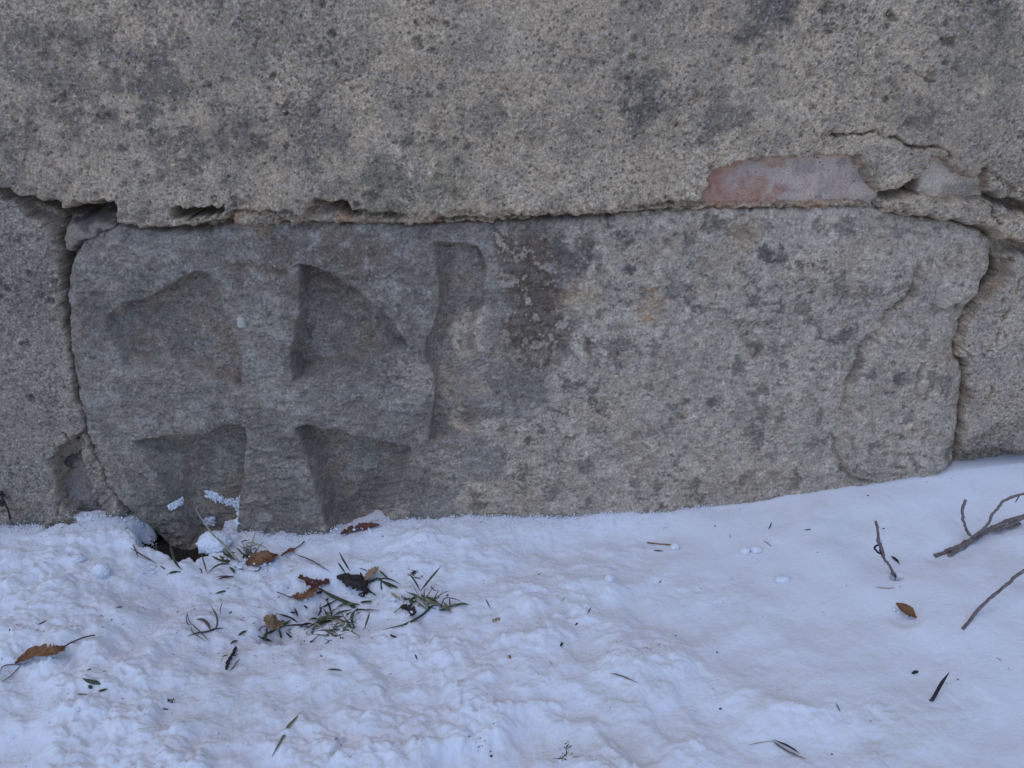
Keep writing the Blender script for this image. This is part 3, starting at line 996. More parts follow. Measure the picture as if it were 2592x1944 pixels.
snow_z = sampler(xax, yax, H)
TT = np.linspace(.5, 1.6, 6000)


def on_snow(px, py, lift=0.0):
    """where the sight line of a photo point meets the snow (or, failing that, the wall foot)"""
    d = ray(px, py)
    x, y, z = d[0] * TT, CAM_Y + d[1] * TT, CAM_Z + d[2] * TT
    hit = np.nonzero(z < snow_z(x, y) + lift)[0]
    k = hit[0] if len(hit) else np.argmin(np.abs(y))
    if y[k] > -.004:
        k = int(np.argmin(np.abs(y + .004)))
    return np.array([x[k], y[k], z[k]])


TWIG_ROOT = on_snow(2268, 1462)
# pressed holes round stems and leaves
for (px, py), r, dep in (((2267, 1461), .0045, .05), ((2292, 1560), .014, .004)):
    p = on_snow(px, py)
    H -= dep * np.exp(-(((X - p[0]) ** 2 + (Y - p[1]) ** 2) / r ** 2) ** 2)
BRANCH_LINE = [tuple(on_snow(*q)[:2]) for q in Z3([(1215, 1140), (1500, 1040), (1800, 870), (2212, 720)])]
H -= .004 * np.exp(-(l_line(X, Y, BRANCH_LINE, .05) / .012) ** 2)
snow_z = sampler(xax, yax, H)

base = np.array([.87, .86, .88])
C = np.ones(X.shape + (3,)) * base
dirt = sstep(.25, .7, NB.fbm(X + 2, Y, 8, 4, .6))
C = mixin(C, (.72, .715, .69), dirt * .35)
for (px, py), r, a in (((2540, 1420), .045, .35), ((2400, 1440), .03, .15), ((1500, 1640), .05, .2), ((2300, 1850), .05, .2)):
    p = on_snow(px, py)
    C = mixin(C, (.66, .62, .56), sstep(1, .1, np.hypot(X - p[0], Y - p[1]) / r + NC.fbm(X, Y, 30, 3) * .35) * a)
ptd = local(X, Y, PIT, .02, lambda a, b: poly_sd(a, b, PIT, wPIT)[1], -1)
C = mixin(C, (.30, .26, .22), sstep(0, 1, ptd) * sstep(.25, .6, NC.fbm(X, Y, 55, 4, .6)) * .45)
snow = link_mesh('snow', grid_mesh('snow', np.stack([X, Y, H], -1), (hole_q(X, Y) > .93) & (np.hypot(X - TWIG_ROOT[0], (Y - TWIG_ROOT[1]) * .8) > .0042), np.clip(C, .02, .9)), M_SNOW)
tag(snow, 'uneven bluish white snow lying against the foot of the wall', kind='structure')

ga = axis(-.66, .66, .006, -40, 40, 1.3)
gb = axis(-.12, .04, .003, -40, .2, 1.3)
X2, Y2 = np.meshgrid(ga, gb)
SZ = -.046 + NA.fbm(X2, Y2, 30, 3) * .004 + NB.fbm(X2, Y2, 110, 2) * .003 - .05 * np.clip(-Y2, 0, 4) - .045 * sstep(.055, .085, -Y2)
soilC = np.ones(X2.shape + (3,)) * np.array([.03, .024, .018])
tag(link_mesh('soil', grid_mesh('soil', np.stack([X2, Y2, SZ], -1), None, soilC), M_SOIL), 'dark bare soil under the snow at the wall foot', kind='structure')

# ------------------------------------------------------------------ small snow lumps
OCT = np.array([(1, 0, 0), (-1, 0, 0), (0, 1, 0), (0, -1, 0), (0, 0, 1), (0, 0, -1)], float)
OF = [(0, 2, 4), (2, 1, 4), (1, 3, 4), (3, 0, 4), (2, 0, 5), (1, 2, 5), (3, 1, 5), (0, 3, 5)]


def subdiv(v, f, n):
    v = [np.array(p) for p in v]
    for _ in range(n):
        cache = {}
        nf = []

        def mid(a, b):
            k = (min(a, b), max(a, b))
            if k not in cache:
                m = v[a] + v[b]
                v.append(m / np.linalg.norm(m))
                cache[k] = len(v) - 1
            return cache[k]
        for a, b, c in f:
            ab, bc, ca = mid(a, b), mid(b, c), mid(c, a)
            nf += [(a, ab, ca), (ab, b, bc), (ca, bc, c), (ab, bc, ca)]
        f = nf
    return np.array(v), np.array(f, int)


SPH1 = subdiv(OCT, OF, 1)
SPH4 = subdiv(OCT, OF, 5)
SNOWC = np.array([.875, .865, .885])


def snow_clump(px, py, r, label, squash=.85, sink=.35, shape=(1, 1)):
    p = on_snow(px, py)
    v, f = SPH4
    tri = lambda N_, f, o, g: (N_.fbm(v[:, 0] + px, v[:, 1] + py, f, o, g) + N_.fbm(v[:, 1] + px, v[:, 2] - py, f, o, g) + N_.fbm(v[:, 2] - px, v[:, 0] + py, f, o, g)) * .55
    n = tri(NA, 1.3, 2, .5) * .16 + tri(NB, 4, 4, .7) * .13
    w = v * (1 + n)[:, None] * r * np.array([shape[0], shape[1], squash])
    me = raw_mesh('snow_clump', w, f, np.ones((len(w), 3)) * SNOWC)
    o = link_mesh('snow_clump', me, M_SNOW)
    c = p + np.array([0, 0, r * squash * (1 - sink * 1.6)])
    o.location = tuple(c)
    return tag(o, label, 'snow clump', 'loose clumps of snow')


snow_clump(545, 1385, .0165, 'large white snow clump at the wall foot beside the dark hole', .8, .3, (1.15, .9))
snow_clump(257, 1452, .0088, 'round white snowball left of the grass, biggest loose ball on the left', .95)
snow_clump(198, 1416, .0068, 'low snow ball half sunk just behind the round snowball', .8, .55)
snow_clump(1543, 1468, .0045, 'small round snowball alone in the middle of the snow', .95)
snow_clump(1885, 1398, .0052, 'left one of two small snow crumbs side by side on the smooth drift', .85)
snow_clump(1914, 1396, .0048, 'right one of two small snow crumbs side by side on the smooth drift', .8, .4, (1.3, 1))
snow_clump(1708, 1388, .0048, 'small snow crumb at the end of the brown stick', .95)
snow_clump(1982, 1468, .0066, 'flat snow clump on the drift left of the upright twig', .6, .5, (1.35, .9))


def crumbs(name, pts, rads, label, cols, mat, jit=.35, flat=1.0, stretch=0.0, base=None):
    """many tiny irregular lumps joined into one object"""
    rng = np.random.RandomState(7)
    v, f = base or SPH1
    n = len(pts)
    V = v[None] * (1 + (rng.rand(n, len(v), 1) - .5) * 2 * jit)
    V = V * np.asarray(rads)[:, None, None] * (np.array([1, 1, flat]) * (1 + (rng.rand(n, 1, 3) - .5) * .7))
    if stretch:
        a = rng.rand(n) * np.pi
        k = 1 + rng.rand(n) ** 2 * stretch
        ux, uy = np.cos(a)[:, None], np.sin(a)[:, None]
        p_, q_ = V[..., 0] * ux + V[..., 1] * uy, -V[..., 0] * uy + V[..., 1] * ux
        p_, q_ = p_ * k[:, None], q_ / np.sqrt(k)[:, None]
        V[..., 0], V[..., 1] = p_ * ux - q_ * uy, p_ * uy + q_ * ux
    V = V + np.asarray(pts)[:, None]
    F = (f[None] + (np.arange(n) * len(v))[:, None, None]).reshape(-1, 3)
    Cc = np.repeat(np.asarray(cols), len(v), 0)
    return tag(link_mesh(name, raw_mesh(name, V.reshape(-1, 3), F, Cc), mat), label, kind='stuff')


rng = np.random.RandomState(3)
# granules: thick along the wall foot, thinner on the open snow
n1 = 10000
cx_ = rng.uniform(-.66, .24, n1)
cy_ = .012 - np.abs(rng.normal(0, .016, n1))
n2 = 1400
cx2 = rng.uniform(-.62, .60, n2)
cy2 = rng.uniform(-.46, -.02, n2)
okk = rng.rand(n2) > sstep(.0, .34, cx2 + (cy2 + .22) * .55) * .95
cx_ = np.concatenate([cx_, cx2[okk]])
cy_ = np.concatenate([cy_, cy2[okk]])
rr = rng.lognormal(-7.3, .42, len(cx_))
cz_ = snow_z(cx_, cy_)
okh = cz_ > -.075
pts = np.stack([cx_, cy_, cz_ + rr * .25 + np.where(cy_ > -.006, np.abs(rng.normal(0, .0016, len(cx_))), 0)], -1)[okh]
crumbs('snow_granules', pts, rr[okh], 'tiny loose granules of snow along the wall foot and over the rough snow', np.ones((okh.sum(), 3)) * SNOWC, M_GRAIN, .5, base=(OCT, np.array(OF)))

# snow stuck on the stone
for poly, nn, lab in ((Z1([(880, 150), (940, 110), (1080, 190), (1200, 240), (1290, 200), (1320, 240), (1300, 380), (1250, 370), (1220, 290), (1100, 250), (960, 200)]), 620,
                       'thin strip of snow clinging to the carved stone above the big clump'),
                      (Z1([(550, 130), (660, 130), (650, 180), (580, 190)]), 260, 'tiny dab of snow on the carved stone above the hole'),
                      (Z1([(860, 470), (1000, 400), (960, 470), (900, 520)]), 260, 'small snow crust on the stone left of the big clump')):
    w = WP(poly)
    arr = np.array(w)
    q = []
    while len(q) < nn:
        a = rng.uniform(arr[:, 0].min(), arr[:, 0].max())
        b = rng.uniform(arr[:, 1].min(), arr[:, 1].max())
        e = poly_sd(np.array([a + rng.normal(0, .0016)]), np.array([b + rng.normal(0, .0016)]), w)[0]
        if e > 0 and rng.rand() < .35 + e / .004:
            q.append((a, stone_y(a, b) - .0002 - abs(rng.normal(0, .0011)), b))
    o = crumbs('snow_patch', q, rng.lognormal(-7.0, .4, nn), lab, np.ones((nn, 3)) * SNOWC, M_GRAIN, .55)
    del o['kind']
    tag(o, lab, 'snow patch', 'snow stuck to the stone')

# ------------------------------------------------------------------ plants and litter
CAMP = np.array([0, CAM_Y, CAM_Z])


def catmull(p, n):
    p = np.asarray(p, float)
    if len(p) < 3:
        t = np.linspace(0, 1, n)[:, None]
        return p[0] * (1 - t) + p[-1] * t
    q = np.vstack([2 * p[0] - p[1], p, 2 * p[-1] - p[-2]])
    out = []
    m = len(p) - 1
    for s in np.linspace(0, m - 1e-6, n):
        i = int(s)
        t = s - i
        a, b, c, d = q[i], q[i + 1], q[i + 2], q[i + 3]
        out.append(.5 * ((2 * b) + (c - a) * t + (2 * a - 5 * b + 4 * c - d) * t * t + (3 * b - a - 3 * c + d) * t ** 3))
    return np.array(out)


def place(pts, mode):
    """mode ('lie', lift) lies on the snow; ('stand', lean) rises from its last point, the root"""
    if mode[0] == 'lie':
        lift = mode[1]
        return np.array([on_snow(x, y, lift if np.isscalar(lift) else lift[i]) for i, (x, y) in enumerate(pts)])
    root = on_snow(*pts[-1]) if mode[0] == 'stand' else on_snow(*mode[2])
    out = []
    for x, y in pts:
        d = ray(x, y)
        # plane through the root, leaning: y = root_y + lean*(z-root_z)
        k = mode[1]
        t = (root[1] - CAM_Y + k * (CAM_Z - root[2])) / (d[1] - k * d[2])
        out.append(CAMP + d * t)
    return np.array(out)


def strip_mesh(P, widths, thick, ns=None, twist=0.0, round_=False, knots=()):
    """a blade (flat lens section) or stem (round section) along P"""
    n = len(P)
    T = np.gradient(P, axis=0)
    T /= np.linalg.norm(T, axis=1)[:, None] + 1e-9
    V, F = [], []
    k = 6
    for i in range(n):
        view = CAMP - P[i]
        view /= np.linalg.norm(view)
        up = np.array([0, 0, 1.0])
        nrm = .5 * view + .5 * up
        s = np.cross(T[i], nrm)
        s /= np.linalg.norm(s) + 1e-9
        nn = np.cross(s, T[i])
        w = widths[i]
        th = w if round_ else min(thick, w)
        for j in range(k):
            a = 2 * np.pi * j / k + twist * i / n
            ca, sa = math.cos(a), math.sin(a)
            V.append(P[i] + s * ca * w + nn * sa * th - (0 if round_ else 1) * nn * (.35 * w * (1 - ca * ca)))
    for i in range(n - 1):
        for j in range(k):
            F.append((i * k + j, i * k + (j + 1) % k, (i + 1) * k + (j + 1) % k, (i + 1) * k + j))
    c0, c1 = len(V), len(V) + 1
    V += [P[0], P[-1]]
    for j in range(k):
        F.append((c0, (j + 1) % k, j, j))
        F.append((c1, (n - 1) * k + j, (n - 1) * k + (j + 1) % k, (n - 1) * k + (j + 1) % k))
    V = np.array(V)
    me = bpy.data.meshes.new('strip')
    me.from_pydata([tuple(v) for v in V], [], [tuple(dict.fromkeys(f)) for f in F])
    me.polygons.foreach_set('use_smooth', np.ones(len(me.polygons), bool))
    return me


def wid(px_w, p):
    return px_w * .5 * np.linalg.norm(CAMP - p) / FPX


def blade(pts, w, mat, mode, name='blade', parent=None, taper='both', round_=False, n=None, knots=(), jitter=0.0):
    """pts in photo pixels, w full width in photo pixels"""
    pts = list(pts)
    P = place(pts, mode)
    n = n or max(7, 4 * len(pts))
    P = catmull(P, n)
    t = np.linspace(0, 1, n)
    if taper == 'both':
        prof = np.minimum(1, .12 + 2.6 * np.minimum(t, 1 - t) * 1.2)
    elif taper == 'tip':
        prof = np.minimum(1, .08 + 2.2 * t)
    else:
        prof = np.ones(n)
    W = wid(w, P[n // 2]) * prof
    for kt, ks in knots:
        W = W * (1 + ks * np.exp(-((t - kt) / .018) ** 2))
    if round_ and n > 6:
        wob_ = np.cumsum(np.random.RandomState(int(abs(pts[0][0] * 3 + pts[0][1])) % 9999).normal(0, 1, (n, 3)), 0)
        wob_ = wob_ - np.linspace(0, 1, n)[:, None] * wob_[-1]
        P = P + wob_ * (W.max() * .16)
        jitter = max(jitter, .22)
    if jitter:
        r = np.random.RandomState(int(abs(pts[0][0] * 7 + pts[0][1])) % 9999)
        W = W * (1 + (r.rand(n) - .5) * jitter)
    org = P[-1].copy() if parent is None else np.zeros(3)
    me = strip_mesh(P - org, W, .00035, round_=round_)
    me.name = name
    o = link_mesh(name, me, mat, parent)
    if parent is None:
        o.location = tuple(org)
    return o


def root_empty(name, label, cat, group=None):
    o = bpy.data.objects.new(name, None)
    COL.objects.link(o)
    return tag(o, label, cat, group)


def settle(o):
    """put the Empty at the foot of its parts, leaving the parts where they stand"""
    cs = [c for c in o.children]
    lo = None
    for c in cs:
        for v in c.data.vertices:
            if lo is None or v.co.z < lo.z:
                lo = v.co.copy()
    o.location = lo
    for c in cs:
        c.data.transform(__import__('mathutils').Matrix.Translation(-lo))


LIE = ('lie', .0008)
GG = 'green grass blades in the snow'
DG = 'dry stalks and twigs on the snow'
LG = 'dead leaves on the snow'


def tuft(name, label, cat, items, group=GG):
    r = root_empty(name, label, cat, group)
    for pts, w, mat, mode in items:
        blade(pts, w, mat, mode, 'blade' if mat in (M_GREEN, M_GREEN2) else 'stalk', r)
    settle(r)
    return r


def single(name, label, cat, pts, w, mat, mode=LIE, group=DG, **kw):
    o = blade(pts, w, mat, mode, name, None, **kw)
    return tag(o, label, cat, group)


L = lambda h: ('lie', h)
S = lambda k=0.0: ('stand', k)

# -- left of the hole: crossed sticks
r = root_empty('crossed_twigs', 'two thin dark twigs crossed on the snow left of the dark hole', 'twig', DG)
blade(Z1([(120, 600), (280, 690), (430, 780)]), 3.4, M_TWIG, L(.002), 'stalk', r, round_=True)
blade(Z1([(160, 555), (190, 630), (215, 710)]), 3.2, M_TWIG, L(.003), 'stalk', r, round_=True)
settle(r)
single('twig', 'short brown twig end just right of the crossed twigs', 'twig', Z1([(465, 805), (530, 845)]), 3.2, M_TWIG, round_=True)
tuft('grass_tuft', 'dark green blade standing curved beside the hole with one flat root leaf', 'grass',
     [(Z1([(570, 550), (600, 660), (640, 770), (712, 855)]), 5.5, M_GREEN, S(-.1)), (Z1([(540, 910), (600, 880), (700, 872)]), 6.5, M_GREEN, L(.001))])
single('dry_stalk', 'thin purplish dry stalk standing left of the long straw', 'dry stalk', Z1([(930, 670), (960, 780), (995, 900)]), 3.6, M_DRY, S())
single('loose_grass', 'arched green blade reaching right from the purplish dry stalk', 'grass', Z1([(1230, 790), (1160, 785), (1090, 810), (1000, 882)]), 5.5, M_GREEN, S(-.2), GG)
single('dry_stalk', 'tiny dark hooked stalk left of the purplish dry stalk', 'dry stalk', Z1([(895, 835), (925, 850), (935, 895)]), 3, M_DARK, S())
st = single('straw_stalk', 'long pale straw stalk leaning up against the carved stone over the snow clump', 'straw',
            Z1([(835, 100), (900, 230), (1000, 370), (1050, 440), (1200, 580), (1310, 720), (1350, 770)]), 5.0, M_STRAW, ('stand', .1), DG, taper='tip', round_=True)
tuft('grass_tuft', 'small spread of green blades at the root of the long straw', 'grass',
     [(Z1([(1160, 640), (1220, 690), (1330, 750)]), 6, M_GREEN, L(.003)), (Z1([(1205, 640), (1260, 690), (1310, 735)]), 5, M_GREEN, L(.004)),
      (Z1([(1035, 690), (1130, 740), (1250, 770)]), 5, M_GREEN, L(.003)), (Z1([(1130, 690), (1210, 750), (1255, 775)]), 9, M_GREEN, L(.002)),
      (Z1([(1235, 815), (1280, 850), (1300, 890)]), 6, M_GREEN, L(.002)), (Z1([(1280, 810), (1350, 835), (1420, 860)]), 2.4, M_DRY, L(.002)),
      (Z1([(1150, 622), (1200, 620), (1240, 600)]), 2.5, M_STRAW, L(.004))])
r = root_empty('stick_pair', 'pair of short brown sticks lying side by side in front of the long straw', 'twig', DG)
blade(Z1([(1075, 935), (1180, 925), (1295, 930)]), 3.6, M_TWIG, L(.001), 'stalk', r, round_=True)
blade(Z1([(1095, 960), (1200, 935), (1305, 915)]), 3.2, M_DARK, L(.003), 'stalk', r, round_=True)
settle(r)
tuft('dry_tuft', 'tangle of pale dry grass loops behind the orange brown leaf', 'dry grass',
     [(Z1([(1540, 420), (1490, 560), (1450, 690)]), 4.2, M_STRAW, S()), (Z1([(1680, 620), (1600, 580), (1510, 555), (1440, 560), (1420, 690)]), 5.0, M_STRAW, S(-.1)),
      (Z1([(1315, 600), (1360, 640), (1410, 690)]), 4, M_DRY, S()), (Z1([(1625, 535), (1560, 610), (1500, 690)]), 2.8, M_DRY, S()),
      (Z1([(1375, 545), (1400, 528), (1455, 520)]), 3, M_DARK, L(.004)), (Z1([(1370, 600), (1430, 650), (1520, 675), (1570, 670)]), 3, M_DRY, L(.005)),
      (Z1([(1390, 720), (1440, 700), (1500, 715)]), 13, M_GREEN, L(.002)), (Z1([(1690, 330), (1650, 410), (1615, 490)]), 2.0, M_DARK, S())], DG)
r = root_empty('forked_twig', 'thin forked dark twig lying below the orange brown leaf', 'twig', DG)
blade(Z1([(1440, 860), (1555, 862), (1610, 792), (1690, 760), (1755, 738)]), 2.6, M_DARK, L(.002), 'stalk', r, round_=True)
blade(Z1([(1610, 792), (1570, 765), (1540, 740)]), 2.2, M_DARK, L(.002), 'stalk', r, round_=True)
settle(r)
single('loose_grass', 'short green blade lying alone on the snow, left of the leaf cluster', 'grass', Z1([(1075, 1120), (1180, 1090), (1390, 1060)]), 5, M_GREEN, L(.001), GG)
tuft('dry_tuft', 'sparse tuft of purplish dry curled grass at the lower left', 'dry grass',
     [(Z1([(780, 1315), (762, 1380), (772, 1450), (820, 1470)]), 2.6, M_DRY, L(.006)), (Z1([(800, 1440), (900, 1530), (1020, 1650)]), 2.8, M_DRY, L(.003)),
      (Z1([(770, 1340), (790, 1420), (830, 1470)]), 2, M_DRY, L(.008)), (Z1([(865, 1405), (940, 1408), (1000, 1460), (1030, 1530)]), 7, M_DRY, L(.003)),
      (Z1([(1028, 1245), (1080, 1330), (1105, 1400), (1100, 1480), (1050, 1550)]), 4.4, M_DRY, L(.006)), (Z1([(765, 1598), (870, 1560), (1000, 1540), (1090, 1508), (1185, 1508)]), 4, M_DARK, L(.002)),
      (Z1([(812, 1480), (835, 1550), (980, 1655)]), 2.2, M_DRY, L(.002))], DG)
single('dry_stalk', 'tiny thin dark stalk right of the purplish curled grass', 'dry stalk', Z1([(1165, 1210), (1140, 1290), (1145, 1360)]), 2.2, M_DRY, S())
single('loose_grass', 'small single green leaf lying left of the tan leaf', 'grass', Z1([(1340, 1590), (1385, 1555), (1436, 1530)]), 6.5, M_GREEN, L(.001), GG)
tuft('grass_tuft', 'green blades crossed in front of the tan leaf', 'grass',
     [(Z1([(1655, 1490), (1648, 1570), (1640, 1645)]), 8, M_GREEN, L(.004)), (Z1([(1555, 1588), (1640, 1625), (1725, 1652)]), 7, M_GREEN, L(.002)),
      (Z1([(1935, 1410), (1860, 1460), (1795, 1510)]), 7, M_GREEN, L(.004)), (Z1([(1660, 1570), (1710, 1545), (1765, 1515)]), 7, M_GREEN, L(.003)),
      (Z1([(1795, 1515), (1815, 1570), (1825, 1625)]), 5, M_GREEN, L(.002))])
# -- the leaf cluster in the middle
tuft('grass_tuft', 'two fine upright green spikes behind the black rotted leaf', 'grass',
     [(Z2([(700, 210), (760, 320), (825, 425)]), 4.5, M_GREEN, S()), (Z2([(685, 320), (725, 380), (772, 445)]), 4.5, M_GREEN, S()), (Z2([(935, 430), (955, 480), (985, 540)]), 5, M_DARK, S())])
tuft('grass_tuft', 'dark green blades fanning right from under the small tan leaf', 'grass',
     [(Z2([(840, 580), (1000, 550), (1120, 512), (1260, 510), (1390, 570)]), 5, M_GREEN, L(.003)), (Z2([(1110, 490), (1200, 550), (1298, 622)]), 5, M_GREEN, L(.003)),
      (Z2([(1180, 530), (1280, 580), (1358, 610)]), 8, M_GREEN, L(.002)), (Z2([(1150, 412), (1200, 460), (1255, 510)]), 4.5, M_GREEN, L(.004)), (Z2([(1170, 530), (1176, 640)]), 4.5, M_GREEN, L(.002)),
      (Z2([(915, 388), (970, 402), (1022, 424)]), 2.5, M_GREEN, L(.004)), (Z2([(985, 560), (1050, 540), (1110, 525)]), 6, M_GREEN, L(.003))])
tuft('grass_tuft', 'tall green V of two blades at the right of the grass patch', 'grass',
     [(Z2([(1480, 450), (1540, 520), (1610, 645)]), 4.5, M_GREEN, S()), (Z2([(1848, 362), (1720, 510), (1605, 655)]), 5.5, M_GREEN, S())])
tuft('grass_tuft', 'broad green blade slanting from the red brown leaf with blades at its end', 'grass',
     [(Z2([(440, 590), (600, 690), (720, 745), (810, 780), (925, 800)]), 9, M_GREEN, L(.006)), (Z2([(665, 832), (760, 792), (930, 790)]), 6, M_GREEN2, L(.004)),
      (Z2([(930, 772), (1000, 765), (1072, 758)]), 6, M_GREEN, L(.003)), (Z2([(810, 790), (850, 815), (885, 830)]), 9, M_GREEN, L(.003))])
single('loose_grass', 'wide green blade folded sharply down at its left end', 'grass', Z2([(1158, 862), (1020, 856), (905, 856), (862, 885), (842, 940), (852, 1010), (882, 1062)]), 7, M_GREEN, L(.004), GG)
single('loose_grass', 'thin dark blade standing below the folded blade', 'grass', Z2([(1046, 875), (1020, 960), (982, 1075)]), 5, M_GREEN, S(), GG)
tuft('grass_tuft', 'long bundle of green and yellowed blades lying along the snow ledge', 'grass',
     [(Z2([(395, 1072), (500, 1010), (640, 960), (760, 920), (845, 878)]), 7.5, M_GREEN, L(.004)), (Z2([(335, 1065), (480, 985), (620, 940), (725, 930)]), 8, M_GREEN, L(.005)),
      (Z2([(640, 920), (720, 880), (845, 855)]), 6, M_GREEN, L(.006)), (Z2([(540, 920), (620, 870), (700, 835)]), 4, M_GREEN2, L(.006)), (Z2([(440, 965), (540, 935), (660, 940)]), 5, M_GREEN2, L(.005))])
r = root_empty('litter_tangle', 'tangle of thin dark dead stalks between the tan leaf and the ledge', 'dry grass', DG)
for q in ([(490, 785), (490, 870), (460, 930)], [(555, 735), (600, 850), (622, 935)], [(500, 835), (590, 790), (685, 742)], [(0, 900), (150, 942), (248, 1000)], [(60, 1038), (300, 1020), (392, 1005)],
          [(520, 840), (560, 900), (590, 930)], [(360, 975), (420, 950), (480, 965)], [(150, 885), (215, 885)], [(195, 830), (225, 890), (240, 935)], [(305, 805), (350, 838)], [(100, 1100), (150, 1150), (180, 1160)],
          [(250, 1060), (330, 1010), (420, 1020)], [(540, 735), (560, 745), (580, 720)]):
    blade(Z2(q), 4.2, M_DARK, L(.003), 'stalk', r, round_=True)
settle(r)
tuft('grass_tuft', 'yellow green bent blades at the right end of the grass patch', 'grass',
     [(Z2([(1640, 765), (1740, 770), (1850, 812), (1950, 882)]), 7, M_GREEN2, L(.006)), (Z2([(1870, 770), (1910, 820), (1952, 870)]), 6, M_GREEN2, L(.005)),
      (Z2([(1945, 828), (2060, 790), (2160, 796)]), 6, M_GREEN, L(.003)), (Z2([(1820, 868), (1852, 790), (1890, 725), (2000, 735), (2092, 780)]), 2.6, M_DARK, L(.008)),
      (Z2([(1938, 718), (1940, 770), (1942, 825)]), 3, M_DARK, L(.005)), (Z2([(1820, 866), (1880, 850), (1945, 855)]), 6, M_GREEN, L(.003)),
      (Z2([(1810, 805), (1740, 815), (1660, 890), (1560, 960), (1430, 1020), (1195, 1076)]), 6.5, M_GREEN, L(.002)),
      (Z2([(1440, 650), (1540, 690), (1640, 750), (1685, 862)]), 5, M_GREEN2, L(.005)), (Z2([(1645, 712), (1730, 730), (1810, 772)]), 6, M_GREEN, L(.005)),
      (Z2([(1395, 692), (1440, 735), (1505, 722)]), 5, M_DARK, L(.003)), (Z2([(1485, 775), (1520, 740), (1562, 700)]), 9, M_GREEN, L(.003)), (Z2([(1620, 680), (1650, 730)]), 6, M_GREEN, L(.004)),
      (Z2([(1490, 670), (1560, 690), (1620, 740)]), 4, M_GREEN, L(.006)), (Z2([(1560, 760), (1620, 800), (1680, 856)]), 4, M_GREEN2, L(.003)), (Z2([(1480, 820), (1530, 770), (1580, 760)]), 6, M_GREEN, L(.003))])
single('straw_chip', 'short pale straw chip left of the yellow green blades', 'straw', Z2([(1280, 660), (1330, 705), (1392, 752)]), 7, M_STRAW, L(.001))
single('loose_grass', 'short cut green blade lying alone below the grass patch', 'grass', Z2([(572, 1522), (650, 1524), (736, 1535)]), 4, M_GREEN, L(.001), GG)
single('twig', 'tiny dark twig bit below the long trailing blade', 'twig', Z2([(1268, 1135), (1345, 1165)]), 5, M_DARK, L(.001), round_=True)
single('twig', 'tiny dark upright splinter in the open snow below the grass patch', 'twig', Z2([(1545, 1352), (1560, 1380), (1572, 1415)]), 3.6, M_DARK, L(.001), round_=True)
# -- lower left
r = root_empty('bark_piece', 'thick dark knobbly twig piece with side spurs at lower left', 'twig', DG)
blade(Z6([(432, 305), (420, 360), (395, 400), (345, 470), (320, 552)]), 7.5, M_DARK, L(.003), 'stem', r, round_=True, taper='none', jitter=.8, n=24)
blade(Z6([(455, 385), (410, 400), (370, 375)]), 3, M_DARK, L(.004), 'spur', r, round_=True)
blade(Z6([(270, 420), (310, 400), (345, 395)]), 2.5, M_DARK, L(.002), 'spur', r, round_=True)
settle(r)
single('twig', 'thin straight twig right beside the dark knobbly piece', 'twig', Z6([(475, 425), (420, 500), (350, 580)]), 3.6, M_TWIG, L(.002), round_=True)
single('dry_stalk', 'small reddish curled husk above the dark knobbly twig', 'dry stalk', Z6([(455, 232), (410, 240), (365, 270)]), 5, M_RED, L(.002))
single('loose_grass', 'long pale green blade bent in the middle near the bottom edge', 'grass', Z6([(1162, 1030), (1080, 1120), (1010, 1200), (970, 1290), (900, 1410), (832, 1535)]), 6.5, M_GREEN2, L(.001), GG)
single('loose_grass', 'thick green blade stub at the far lower left', 'grass', Z5([(918, 738), (1000, 770), (1080, 787), (1128, 808)]), 8.5, M_GREEN, L(.001), GG)
single('loose_grass', 'tiny green stub directly under the thick blade stub', 'grass', Z5([(988, 820), (1036, 852)]), 7, M_GREEN, L(.001), GG)
single('loose_grass', 'small slanted green bit right of the thick blade stub', 'grass', Z5([(1098, 884), (1150, 870), (1206, 858)]), 5.5, M_GREEN, L(.001), GG)
single('loose_grass', 'faint thin straight blade half under snow at lower left', 'grass', Z5([(740, 910), (880, 915), (1028, 920)]), 2.6, M_GREEN, L(.0004), GG)
r = root_empty('forked_twig', 'thin forked twig under the leaf at the left edge', 'twig', DG)
blade(Z5([(395, 530), (320, 560), (240, 580), (150, 585), (60, 592), (15, 630), (5, 690)]), 3.0, M_TWIG, L(.003), 'stalk', r, round_=True)
blade(Z5([(240, 580), (190, 640), (120, 712), (10, 785)]), 2.8, M_TWIG, L(.002), 'stalk', r, round_=True)
settle(r)
single('twig', 'tiny dark splinter above the leaf at the left edge', 'twig', Z5([(420, 138), (465, 118), (535, 82)]), 3, M_DARK, L(.001))
# -- right half
single('twig', 'straight orange brown stick lying on the smooth snow', 'twig', Z8([(140, 272), (250, 282), (372, 292)]), 3.4, M_LEAF, L(.001), taper='none', round_=True)
single('twig', 'tiny dark bent splinter on the drift near the stone', 'twig', Z8([(1300, 80), (1292, 110), (1272, 147)]), 2.6, M_DARK, L(.002), round_=True)
single('twig', 'hair thin stalk above the two snow crumbs', 'twig', Z8([(1228, 248), (1265, 275), (1305, 308)]), 1.8, M_DRY, L(.001), round_=True)
single('twig', 'curved thin brown twig lying on the snow at bottom centre right', 'twig', Z7([(1080, 965), (1140, 972), (1220, 998), (1318, 1042)]), 3.6, M_TWIG, L(.002), round_=True)
single('twig', 'short thin dark needle in the snow left of centre', 'twig', Z7([(90, 365), (132, 440)]), 2.6, M_DARK, L(.002), round_=True)
single('twig', 'short thin dark needle slanting right below the lone snowball', 'twig', Z7([(936, 430), (905, 486)]), 2.6, M_DARK, L(.002), round_=True)
single('twig', 'very short dark needle below the slanting needle', 'twig', Z7([(830, 556), (808, 578)]), 3.4, M_DARK, L(.001), round_=True)
single('bark_chip', 'small tan bark chip lying flat left of centre', 'bark chip', Z7([(152, 542), (180, 532), (206, 524)]), 8, M_TAN, L(.001), taper='none')
